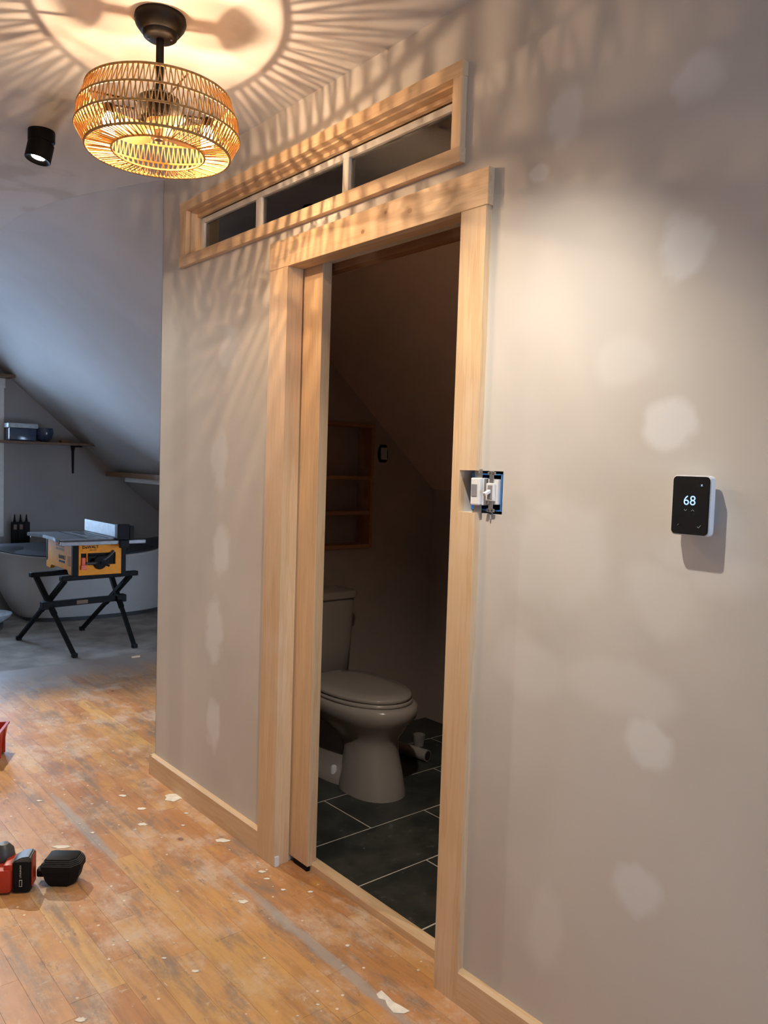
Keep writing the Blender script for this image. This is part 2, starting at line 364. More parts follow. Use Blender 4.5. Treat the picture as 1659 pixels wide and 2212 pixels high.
# ------------------------------------------------------------------ room shell
CZ, SL = 2.56, 0.8614            # flat ceiling height, roof slope
KX = 1.5; KZ = CZ-SL*KX          # bathroom knee wall
KX2 = 2.05                       # knee wall beyond the bathroom
Y0, Y1 = -2.6, 7.7
XL = -1.09                       # where the flat ceiling ends on the left
DY0, DY1, DZ = 1.4767, 2.2745, 2.03          # door opening
TY0, TY1, TZ0, TZ1 = 1.524, 3.026, 2.197, 2.373   # transom opening
SY0, SY1, SZ0, SZ1 = 1.318, 1.449, 1.274, 1.380   # switch cut-out
WC = 3.279                       # end of the bathroom wall
WT = 0.12

ub = sorted([Y0, SY0, SY1, DY0, TY0, DY1+0.012, TY1, WC]); vb = sorted([0, SZ0, SZ1, DZ+0.012, TZ0, TZ1, CZ])
def cells(u0, u1, v0, v1): return {(i, j) for i in range(len(ub)-1) for j in range(len(vb)-1) if ub[i] >= u0-1e-6 and ub[i+1] <= u1+1e-6 and vb[j] >= v0-1e-6 and vb[j+1] <= v1+1e-6}
holes = cells(DY0, DY1+0.012, 0, DZ+0.012) | cells(TY0, TY1, TZ0, TZ1) | cells(SY0, SY1, SZ0, SZ1)
struct(slab('wall_right', M['wall'], 0, 0.0, WT, ub, vb, holes), 'patched drywall partition with the bathroom doorway and transom')
struct(MB().box(XL-0.02, 0.0, Y0, Y1, CZ, CZ+0.1).build('ceiling', M['ceil']), 'flat warm-lit strip of ceiling carrying the lamps')
def slope(name, s, y0, y1, lab, mat, kx=KX):
    pts = [(0, CZ), (kx+0.1, CZ-SL*(kx+0.1)), (kx+0.1, CZ-SL*(kx+0.1)+0.15), (0, CZ+0.15)]
    if s < 0: pts = [(XL-x, z) for x, z in pts]
    struct(MB().prism(pts, 1, y0, y1).build(name, mat), lab)
slope('ceiling.001', 1, WC-0.001, Y1, 'grey sloped ceiling above the bathtub', M['slope'], KX2)
# eased fold between the flat strip and the slope
def fold():
    b = MB(); rings = []
    for y, f in ((WC, 0.02), (WC+0.25, 0.35), (WC+0.6, 0.8), (WC+1.0, 1.0), (Y1, 1.0)):
        P0, P1, P2 = (-0.30*f, CZ-0.0005), (0, CZ-0.0005), (0.30*f, CZ-0.0005-SL*0.30*f); r_ = []
        for k in range(13):
            t = k/12; r_.append(((1-t)**2*P0[0]+2*t*(1-t)*P1[0]+t*t*P2[0], y, (1-t)**2*P0[1]+2*t*(1-t)*P1[1]+t*t*P2[1]))
        r_.append((0, y, CZ+0.02)); rings.append(r_)
    b.loft(rings); return b.build('trim_5', M['slope'], None, 50)
struct(fold(), 'plastered easing where flat ceiling meets the slope')
slope('ceiling.002', 1, Y0, WC-0.001, 'sloped ceiling inside the dark bathroom', M['bslope_lit'])
slope('ceiling.003', -1, Y0, Y1, 'sloped ceiling on the left side of the attic', M['slope'])
struct(MB().box(KX2, KX2+0.1, WC, Y1, -0.05, CZ-SL*KX2).build('wall_knee_right', M['far']), 'low knee wall behind the bathtub')
struct(MB().box(KX, KX+0.1, Y0, WC-0.001, -0.05, KZ).build('wall_bathroom_knee', M['bath']), 'low knee wall inside the bathroom')
struct(MB().box(XL-KX-0.1, XL-KX, Y0, Y1, -0.05, KZ).build('wall_knee_left', M['far']), 'low knee wall on the left side')
def gable(name, y0, y1, win, lab):
    ux = [XL-KX-0.1, win[0], win[1], KX2+0.1]; vz = [-0.05, win[2], win[3], CZ+0.1]
    struct(slab(name, M['far'], 1, y0, y1, ux, vz, {(1, 1)}), lab)
gable('wall_far', Y1, Y1+0.14, FW, 'far gable wall behind the bathtub')
gable('wall_near', Y0-0.14, Y0, NW, 'near gable wall behind the camera')
# windows
def window(name, win, y, s, lab, w=0.09):
    r = struct(empty(name, ((win[0]+win[1])/2, y, win[2])), lab); l = r.location
    a, b, c, d = win
    def P(nm, *bx, m='white', bev=0.003): MB().box(*bx, bev).build(nm, M[m], r).matrix_parent_inverse = Matrix.Translation(-l)
    yi = (y-0.022*s, y) if s > 0 else (y, y+0.022)
    P('side_casing', a-w, a, *yi, c, d); P('side_casing', b, b+w, *yi, c, d)
    P('head_casing', a-w-0.01, b+w+0.01, *yi, d, d+0.09); P('sill', a-w, b+w, min(yi)-0.01, max(yi), c-0.03, c)
    ym = y+0.06*s
    for x0, x1, z0, z1 in ((a, a+0.045, c, d), (b-0.045, b, c, d), (a, b, c, c+0.05), (a, b, d-0.05, d), (a, b, (c+d)/2-0.02, (c+d)/2+0.02)):
        P('sash_rail', x0, x1, ym-0.018, ym+0.018, z0, z1)
    for z0, z1 in ((c+0.05, (c+d)/2-0.02), ((c+d)/2+0.02, d-0.05)): P('pane', a+0.045, b-0.045, ym-0.002, ym+0.002, z0, z1, m='glass', bev=0)
window('window_2', FW, Y1, 1, 'white-cased window at the left of the far gable wall')
window('window_3', NW, Y0, -1, 'white-cased window in the gable wall behind the camera')
# bathroom box
NX0, NX1, NZ0, NZ1 = 0.50, 1.075, 0.972, 1.592      # niche opening
BY = 3.15
struct(slab('wall_bathroom_far', M['bath'], 1, BY, WC-0.001, [WT, NX0, NX1, KX], [0, NZ0, NZ1, 2.6], {(1, 1)}), 'far bathroom wall behind the toilet')
struct(MB().box(WT, KX, 0.1, 0.2, 0, 2.6).build('wall_bathroom_near', M['bath']), 'near end wall of the bathroom')
struct(MB().box(0.0, KX, WC-0.002, WC, 0.0, 2.6).build('wall_bathroom_end', M['wall']), 'end face of the bathroom partition towards the bathtub')
struct(MB().box(WT, WT+0.004, 0.2, DY0, 0, 2.45).build('wall_bathroom_side', M['bath']), 'bathroom side of the partition right of the doorway')

# ------------------------------------------------------------------ floors: planks laid one by one
fl = struct(MB().box(XL-KX-0.1, KX2+0.1, Y0-0.14, Y1+0.14, -0.06, -0.014).build('floor', M['gap']), 'worn orange-brown plank floor with plaster spatter')
PW = 0.0728; PX0 = -0.5105
def plank(x0, x1, y0, y1, store={}):
    L = round(y1-y0, 2); w = round(x1-x0, 4)
    if (L, w) not in store:
        b = MB().box(-w/2+0.0002, w/2-0.0002, -L/2+0.0003, L/2-0.0003, -0.014, 0, 0.0003); o = b.build('plank', M['floor'], fl); store[(L, w)] = o.data
    else: o = bpy.data.objects.new('plank', store[(L, w)]); C.objects.link(o); o.parent = fl
    o.location = ((x0+x1)/2, (y0+y1)/2, random.uniform(-0.0003, 0)); return o
rest = MB(); np_ = 0; PEND = 5.42
k0 = int(math.floor((XL-KX-PX0)/PW))
for k in range(k0, int((KX2-PX0)/PW)+1):
    x0 = PX0+k*PW; x1 = min(x0+PW, KX2)
    y = Y0 - random.uniform(0, 0.4)
    while y < PEND:
        L = random.choice([0.26, 0.34, 0.42, 0.5, 0.62, 0.78, 0.94, 1.1]); e = min(y+L, PEND)
        xm = (x0+x1)/2
        if x0 >= 0.062 and y <= WC-0.1 < e: y = WC-0.1; L = e-y
        if (x0 < 0.062 or y >= WC-0.1):
            cut = x1
            vis = (-1.15 < xm and y+L > 0.75 and xm < 1.35 and (xm > -1.15 + 0.0) and xm > -1.48+(y+L)*0.19-0.12 and (xm < 0.08 or e > 3.6) and not (xm > 0.1+max(0, e-3.3)*0.47) and e-y > 0.05)
            if vis and np_ < 290:
                plank(x0, cut, y, e); np_ += 1
            elif e-y > 0.02: rest.box(x0+0.0004, cut-0.0004, y+0.0006, e-0.0006, -0.014, 0)
        y = e if e < y+L else y+L
print('PLANKS', np_)
ro = rest.build('plank_field', M['floor'], fl); ro['kind'] = 'stuff'
struct(MB().box(XL-KX, KX2, PEND+0.001, Y1, -0.014, -0.0005).build('floor.001', M['cement']), 'dusty grey floor around the bathtub')
# bathroom slate tiles
bf = struct(MB().box(0.105, KX, 0.2, BY, -0.013, 0.0185).build('floor.002', M['grout']), 'dark slate tile floor of the bathroom with pale grout')
tl, tw, g = 0.609, 0.304, 0.003
row = 0; y = 1.973-0.304*6
while y < BY-0.01:
    off = 0.414 if row % 2 == 1 else 0.685; x = off-tl*2
    rowidx = round((y-1.973)/0.304)
    off = 0.685 if rowidx % 2 == 0 else 0.414; x = off-tl*2
    while x < KX:
        a, b = max(x+g, 0.107), min(x+tl-g, KX-0.002); c, d = max(y+g, 0.203), min(y+tw-g, BY-0.002)
        if b-a > 0.02 and d-c > 0.02:
            o = MB().box(a, b, c, d, 0.002, 0.0195+random.uniform(-0.0004, 0.0006), 0.001).build('tile', M['slate'], bf)
        x += tl
    y += tw

# ------------------------------------------------------------------ door trim, sliding door, transom, skirting
t1 = struct(empty('trim_1', (0, DY0, 0)), 'pale pine casing around the bathroom doorway'); inv = Matrix.Translation((0, -DY0, 0))
def part(o, inv): o.matrix_parent_inverse = inv; return o
def pbox(name, bx, mat, par, inv, bev=0.0012):
    return part(MB().box(*bx, bev).build(name, M[mat], par), inv)
part(slab('side_casing', M['pz'], 0, -0.019, 0.0, [1.3905, SY1, DY0], [0, SZ0, SZ1, DZ+0.002], {(0, 1)}, t1), inv)
pbox('side_casing', (-0.019, 0, DY1, 2.3842, 0, DZ+0.002), 'pz', t1, inv)
pbox('head_casing', (-0.021, 0, 1.3847, 2.3855, DZ, 2.1209), 'py', t1, inv)
pbox('split_jamb', (0.0, 0.042, DY1, DY1+0.012, 0.0, DZ), 'pz', t1, inv)
pbox('split_jamb', (0.094, WT+0.01, DY1, DY1+0.012, 0.02, DZ), 'pz', t1, inv)
pbox('jamb', (0.0, WT+0.01, DY0-0.012, DY0, 0.0, DZ), 'pz', t1, inv)
pbox('head_jamb', (0.0, 0.042, DY0, DY1, DZ, DZ+0.014), 'py', t1, inv)
pbox('head_jamb', (0.094, WT+0.012, DY0, DY1, DZ-0.012, DZ+0.014), 'raw', t1, inv)
pbox('track', (0.056, 0.082, DY0, DY1, DZ+0.02, DZ+0.05), 'dgrey', t1, inv)
pbox('corner_guide', (-0.016, 0.0, DY1-0.006, DY1+0.001, 0.0, 0.035), 'wplastic', t1, inv)
# door leaf standing out of its pocket
dr = struct(empty('door_1', (0.068, 2.171, 0)), 'pine sliding door leaf standing a little out of its pocket'); inv = Matrix.Translation((-0.068, -2.171, 0))
pbox('leaf', (0.0495, 0.0855, 2.171, 2.95, 0.022, DZ+0.012), 'pz', dr, inv, 0.001)
pbox('floor_guide', (0.054, 0.081, 2.180, 2.26, 0.0, 0.022), 'blackp', dr, inv)
struct(MB().prism([(0.067, -0.012), (0.067, 0.024), (0.072, 0.032), (0.1, 0.032), (0.108, 0.026), (0.108, -0.012)], 1, DY0, 2.21).build('trim_3', M['py']), 'pale wooden threshold strip in front of the slate tiles')
# transom window
t2 = struct(empty('trim_2', (0, 1.49, 2.1588)), 'pale pine frame around the three-light transom window'); inv = Matrix.Translation((0, -1.49, -2.1588))
pbox('side_casing', (-0.019, 0, 1.4902, 1.524, 2.1588+0.038, 2.385), 'pz', t2, inv)
pbox('side_casing', (-0.019, 0, 3.026, 3.0795, 2.1588+0.038, 2.3735), 'pz', t2, inv)
pbox('head_casing', (-0.021, 0, 1.488, 3.082, 2.3731, 2.4104), 'py', t2, inv)
pbox('bottom_casing', (-0.021, 0, 1.488, 3.082, 2.1588, 2.197), 'py', t2, inv)
for nm, bx in (('jamb', (0, WT, TY0, TY0+0.006, TZ0, TZ1)), ('jamb', (0, WT, TY1-0.006, TY1, TZ0, TZ1)), ('jamb', (0, WT, TY0, TY1, TZ0, TZ0+0.004)), ('jamb', (0, WT, TY0, TY1, TZ1-0.006, TZ1)),
               ('stop_bead', (0.026, 0.040, TY0+0.006, TY1-0.006, TZ1-0.018, TZ1-0.006))):
    pbox(nm, bx, 'pz' if bx[3]-bx[2] < 0.1 else 'py', t2, inv, 0.0008)
w1 = struct(empty('window_1', (0.055, TY0, TZ0)), 'white three-light transom sash over the doorway'); inv = Matrix.Translation((-0.055, -TY0, -TZ0))
sx0, sx1 = 0.044, 0.066; a, b, c, d = TY0+0.0065, TY1-0.0065, TZ0+0.0045, TZ1-0.020
for bx in ((sx0, sx1, a, a+0.02, c, d), (sx0, sx1, b-0.024, b, c, d)): pbox('sash_stile', bx, 'white', w1, inv)
for bx in ((sx0, sx1, a+0.02, b-0.024, c, c+0.012), (sx0, sx1, a+0.02, b-0.024, d-0.02, d)): pbox('sash_rail', bx, 'white', w1, inv)
MUL = [(2.038, 2.062), (2.553, 2.577)]
MUL = [(2.040, 2.072), (2.558, 2.594)]
for m0, m1 in MUL: pbox('mullion', (sx0, sx1, m0, m1, c+0.012, d-0.02), 'white', w1, inv)
for p0, p1 in ((a+0.02, MUL[0][0]), (MUL[0][1], MUL[1][0]), (MUL[1][1], b-0.024)):
    pbox('pane', (0.054, 0.057, p0, p1, c+0.012, d-0.02), 'glass', w1, inv, 0)
# skirting boards with a bevelled top edge
prof = [(0, 0), (-0.019, 0), (-0.019, 0.084), (-0.012, 0.0905), (0, 0.0905)]
struct(MB().prism(prof, 1, 2.3842, WC).build('baseboard_left', M['py']), 'pine skirting board left of the doorway')
struct(MB().prism(prof, 1, Y0, 1.3905).build('baseboard_right', M['py']), 'pine skirting board right of the doorway')
struct(MB().prism([(y, z) for y, z in [(WC, 0), (WC+0.019, 0), (WC+0.019, 0.084), (WC+0.012, 0.0905), (WC, 0.0905)]], 0, -0.019, KX).build('baseboard_end', M['px']), 'pine skirting board on the end face of the partition')

# ------------------------------------------------------------------ pendant fan lamp
def pendant(loc):
    x, y, z = loc
    r = tag(empty('pendant_lamp', loc), 'round woven rattan pendant lamp with fan, glowing, on black rod', 'lamp')
    MB().lathe([(0, 0.0), (0.066, 0.0), (0.068, -0.012), (0.064, -0.024), (0.052, -0.040), (0.047, -0.043), (0.044, -0.052), (0.036, -0.058), (0, -0.058)], 40).build('canopy', M['black'], r, 40)
    for a in (2.6, -0.7): MB().lathe([(0, 0), (0.003, 0), (0.003, -0.002), (0, -0.002)], 10, (0.03*math.cos(a), 0.03*math.sin(a), -0.0575)).build('canopy_screw', M['steel'], r)
    MB().lathe([(0, -0.056), (0.0105, -0.056), (0.0105, -0.232), (0, -0.232)], 20).build('rod', M['black'], r, 40)
    # heights relative to the ceiling
    R = [(0.188, 2.352), (0.207, 2.3015), (0.2134, 2.2536), (0.1886, 2.2062), (0.1214, 2.2045)]
    R = [(a, b-z) for a, b in R]
    for i, (rr, zz) in enumerate(R):
        MB().tube([(rr*math.cos(2*PI*k/96), rr*math.sin(2*PI*k/96), zz) for k in range(96)], 0.0036 if i in (0, 3) else 0.003, 6, True).build('shade_ring', M['rattan'], r, 60)
    # woven bands: zigzag cords between neighbouring rings
    for i in range(4):
        (r0, z0), (r1, z1) = R[i], R[i+1]; b = MB(); N = 92 if i < 3 else 104
        for k in range(N):
            a = 2*PI*(k+random.uniform(-0.1, 0.1))/N; w = 2*PI/N
            for da, db in (((-0.08, 0.36), (0.92, 0.5)) if i < 3 else ((0, 0),)):
                A = a+da*w; Bq = a+db*w
                if i == 3: A, Bq = a, a+w*random.choice((-0.4, 0.4, 0.1))
                p = Vector((r0*math.cos(A), r0*math.sin(A), z0)); q = Vector((r1*math.cos(Bq), r1*math.sin(Bq), z1))
                mid = (p+q)/2; nrm = Vector((mid.x, mid.y, 0)).normalized()
                b.bar(p, q, random.uniform(0.0024, 0.0034) if i < 3 else 0.0032, 0.0022, up=nrm)
        o = b.build('woven_band', M['rattan'], r); o['kind'] = 'stuff'
    # three wire spokes carrying the shade, motor, blades
    for k in range(3):
        a = 0.5+2*PI*k/3
        MB().tube([(0.03*math.cos(a), 0.03*math.sin(a), -0.225), (0.186*math.cos(a), 0.186*math.sin(a), R[0][1])], 0.0025, 6).build('spoke', M['black'], r)
    mo = MB().lathe([(0, -0.20), (0.035, -0.202), (0.055, -0.215), (0.058, -0.250), (0.05, -0.268), (0, -0.270)], 32).build('motor', M['black'], r, 40)
    MB().lathe([(0, -0.270), (0.032, -0.270), (0.034, -0.300), (0.022, -0.316), (0.012, -0.318), (0, -0.3185)], 28).build('hub', M['blade'], r, 40)
    MB().lathe([(0, 0), (0.011, 0), (0.011, -0.002), (0, -0.002)], 16, (0, 0, -0.3185)).build('hub_cap', M['dwood'], r)
    for k in range(3):
        a = 0.35+2*PI*k/3; b = MB(); rings = []
        for t_ in range(9):
            rr = 0.024+0.098*t_/8; wd = 0.020+0.030*math.sin(PI*min(1, t_/8*0.85+0.1)); tilt = 0.30
            def pt(sgn, up_): 
                v = Vector((rr, sgn*wd, sgn*wd*tilt+up_-0.300)); return Matrix.Rotation(a, 4, 'Z') @ v
            rings.append([pt(-1, 0), pt(1, 0), pt(1, 0.002), pt(-1, 0.002)])
        b.loft(rings).build('blade', M['blade'], r, 40)
    vd = math.atan2(-2.107, -1.48+0.546)   # towards the camera side of the room
    for k in range(2):
        a = vd+PI/2+PI*k; bx, by = 0.128*math.cos(a), 0.128*math.sin(a)
        s_ = MB().lathe([(0, -0.245), (0.012, -0.245), (0.013, -0.268), (0, -0.268)], 16, (bx, by, 0)).build('socket', M['black'], r, 40)
        MB().tube([(0.05*math.cos(a), 0.05*math.sin(a), -0.248), (bx, by, -0.248)], 0.004, 8).build('socket_arm', M['black'], r)
        MB().lathe([(0, -0.268), (0.009, -0.270), (0.0165, -0.288), (0.0180, -0.312), (0.0135, -0.334), (0.006, -0.343), (0, -0.344)], 20, (bx, by, 0)).build('bulb', M['bulb'], r, 60)
        for q in range(3):
            fa = a+2*PI*q/3; MB().lathe([(0, -0.284), (0.0007, -0.2845), (0.0007, -0.3275), (0, -0.328)], 6, (bx+0.006*math.cos(fa), by+0.006*math.sin(fa), 0)).build('filament', M['fil'], r)
        pl = bpy.data.lights.new('bulb_light', 'POINT'); pl.energy = BULB_W; pl.color = BULB_COL; pl.shadow_soft_size = 0.003
        po = bpy.data.objects.new('bulb_light', pl); C.objects.link(po); po.parent = r; po.location = (bx, by, -0.294)
    return r
pendant((-0.5463, 2.1067, CZ))

# ------------------------------------------------------------------ ceiling spots
def spot(loc, label, tilt=(0, 0), power=SPOT_W, cone=110, blend=0.85):
    r = tag(empty('ceiling_spotlight', loc), label, 'spotlight', 'black cylinder spotlights under the ceiling')
    MB().lathe([(0, 0), (0.0455, 0), (0.0465, -0.004), (0.0465, -0.038), (0.044, -0.0405), (0, -0.0405)], 40).build('mount', M['black'], r, 40)
    Mt = Matrix.Translation((0, 0, -0.0405)) @ Matrix.Rotation(tilt[0], 4, 'X') @ Matrix.Rotation(tilt[1], 4, 'Y')
    MB().lathe([(0, 0.0), (0.0415, 0.0), (0.045, -0.004), (0.045, -0.066), (0.043, -0.068), (0.036, -0.066), (0.024, -0.054), (0, -0.054)], 40, mat=Mt).build('barrel', M['black'], r, 40)
    MB().lathe([(0, -0.0545), (0.0235, -0.0545), (0.0225, -0.058), (0, -0.059)], 28, mat=Mt).build('lens', M['led'], r, 40)
    L = bpy.data.lights.new('spot_beam', 'SPOT'); L.energy = power; L.color = SPOT_COL; L.spot_size = math.radians(cone); L.spot_blend = blend; L.shadow_soft_size = 0.014
    lo = bpy.data.objects.new('spot_beam', L); C.objects.link(lo); lo.parent = r; lo.matrix_local = Mt @ Matrix.Translation((0, 0, -0.072))
spot((-0.545, 3.12, CZ), 'black cylinder spotlight under the ceiling left of the rattan lamp', (0, 0.2), SPOT_W*0.32, 84)
spot((-0.545, 1.10, CZ), 'black cylinder spotlight above the wall with the thermostat', (0.16, 0))
spot((-0.545, 5.12, CZ), 'black cylinder spotlight nearest the bathtub, tilted to the doorway', (-0.75, 0), 210, 84, 0.5)

# ------------------------------------------------------------------ thermostat
def thermostat():
    r = tag(empty('thermostat', (0, 0.8095, 1.268)), 'black touch-screen thermostat in white housing showing 68 on wall', 'thermostat')
    w, h = 0.040, 0.1165
    def rr(x0, x1, hw, z0, z1, rad):
        pts = []
        for cx, cz, a0 in ((hw-rad, z1-rad, 0), (-hw+rad, z1-rad, 90), (-hw+rad, z0+rad, 180), (hw-rad, z0+rad, 270)):
            for k in range(6): a = math.radians(a0+18*k); pts.append((cx+rad*math.cos(a), cz+rad*math.sin(a)))
        return pts
    MB().prism(rr(0, 0, w*0.72, 0.018, h-0.018, 0.012), 0, -0.012, 0.0).build('wall_plate', M['wplastic'], r, 40)
    MB().prism(rr(0, 0, w, 0, h, 0.009), 0, -0.030, -0.012, 0.0015).build('housing', M['wplastic'], r, 40)
    MB().prism(rr(0, 0, w-0.0022, 0.0022, h-0.0022, 0.008), 0, -0.0318, -0.0295, 0.0006).build('screen', M['screenback'], r, 40)
    # text basis: x right = -Y, y up = Z, normal = -X
    B = Matrix(((0, 0, -1, -0.0319), (-1, 0, 0, 0), (0, 1, 0, 0), (0, 0, 0, 1)))
    def T(s, size, m, u, v, nm): text_mesh(nm, s, size, M[m], r, B @ Matrix.Translation((u, v, 0.0002)), 0.0001)
    T('68', 0.0265, 'screen', -0.0015, 0.067, 'digits'); T('x', 0.008, 'screen', 0.022, 0.0985, 'close_mark')
    def stroke(nm, pts, wd, m):
        b = MB()
        for p, q in zip(pts, pts[1:]): b.bar((-0.0322, -p[0], p[1]), (-0.0322, -q[0], q[1]), 0.0003, wd, up=(1, 0, 0))
        b.build(nm, M[m], r)
    stroke('down_arrow', [(-0.012, 0.0505), (-0.009, 0.0475), (-0.006, 0.0505)], 0.0009, 'screendim')
    stroke('up_arrow', [(0.003, 0.0475), (0.006, 0.0505), (0.009, 0.0475)], 0.0009, 'screendim')
    stroke('tick_mark', [(0.017, 0.0185), (0.0195, 0.016), (0.024, 0.0215)], 0.0012, 'screendim')
    stroke('cross_mark', [(-0.0245, 0.0185), (-0.0215, 0.0215)], 0.0008, 'labelp')
thermostat()

# ------------------------------------------------------------------ open double switch box by the door
def switches():
    bx = tag(empty('switch_box', (0.0, (SY0+SY1)/2, SZ0)), 'open blue electrical box cut into the wall and casing', 'switch box'); inv = Matrix.Translation((0, -(SY0+SY1)/2, -SZ0))
    def P(nm, m, *b, bev=0.0006): pbox(nm, b, m, bx, inv, bev)
    y0, y1, z0, z1 = SY0+0.006, SY1-0.022, SZ0+0.007, SZ1-0.007
    P('box_back', 'blackp', 0.060, 0.064, y0, y1, z0, z1); P('box_side', 'blue', 0.004, 0.062, y0, y0+0.005, z0, z1); P('box_side', 'blue', 0.004, 0.062, y1-0.004, y1, z0, z1)
    P('box_rim', 'blue', 0.002, 0.062, y0+0.005, y1-0.004, z1-0.003, z1); P('box_rim', 'blue', 0.002, 0.062, y0+0.005, y1-0.004, z0, z0+0.003)
    P('backing', 'gap', 0.10, 0.105, SY0, SY1, SZ0, SZ1)
    # paddle dimmer, pulled slightly forward
    d = tag(empty('dimmer_switch', (-0.022, 1.398, 1.275)), 'white paddle switch with grey face, left one in the open box', 'switch'); i2 = Matrix.Translation((0.022, -1.398, -1.275))
    def Q(nm, m, *b, bev=0.0008, par=d, iv=i2): return pbox(nm, b, m, par, iv, bev)
    Q('body', 'wplastic', -0.006, 0.040, 1.376, 1.409, 1.294, 1.362); Q('frame', 'wplastic', -0.019, -0.006, 1.378, 1.408, 1.294, 1.362, bev=0.003)
    Q('paddle', 'dgreyface', -0.0205, -0.0185, 1.386, 1.405, 1.316, 1.346) if 'dgreyface' in M else None
    Q('side_tab', 'alu', -0.004, 0.01, 1.369, 1.376, 1.294, 1.360)
    for z0, z1 in ((1.2745, 1.2935), (1.3625, 1.384)): Q('yoke', 'steel', -0.0085, -0.0065, 1.380, 1.406, z0, z1)
    for z in (1.283, 1.375): part(MB().lathe([(0, -0.0015), (0.0032, -0.0015), (0.0028, 0.0012), (0, 0.0014)], 12, (-0.0095, 1.392, z), Matrix.Rotation(-PI/2, 4, 'Y')).build('screw', M['steel'], d, 40), i2)
    t = tag(empty('toggle_switch', (-0.006, 1.348, 1.275)), 'white toggle switch, right one in the open box', 'switch'); i3 = Matrix.Translation((0.006, -1.348, -1.275))
    def R(nm, m, *b, bev=0.0008): return Q(nm, m, *b, bev=bev, par=t, iv=i3)
    R('body', 'wplastic', -0.005, 0.030, 1.330, 1.362, 1.298, 1.360); R('strap', 'steel', -0.0085, -0.0065, 1.342, 1.356, 1.278, 1.380)
    R('collar', 'wplastic', -0.0125, -0.006, 1.335, 1.362, 1.306, 1.350, bev=0.002); R('collar_face', 'dgreyface', -0.0138, -0.0118, 1.341, 1.356, 1.311, 1.345)
    part(MB().bar((-0.012, 1.3495, 1.331), (-0.031, 1.3505, 1.322), 0.009, 0.008, bev=0.0015).build('toggle', M['wplastic'], t), i3)
    for z in (1.283, 1.374):
        for dy in (-0.008, 0.008): R('ear', 'steel', -0.0085, -0.0065, 1.349+dy-0.005, 1.349+dy+0.005, z-0.004, z+0.004)
    part(MB().tube([(0.003, 1.352, 1.276), (-0.004, 1.352, 1.270), (-0.004, 1.352, 1.262)], 0.0022, 8).build('ground_screw', M['steel'], t), i3)
M['dgreyface'] = plain('grey_paddle', (0.26, 0.26, 0.29), 0.4)
switches()

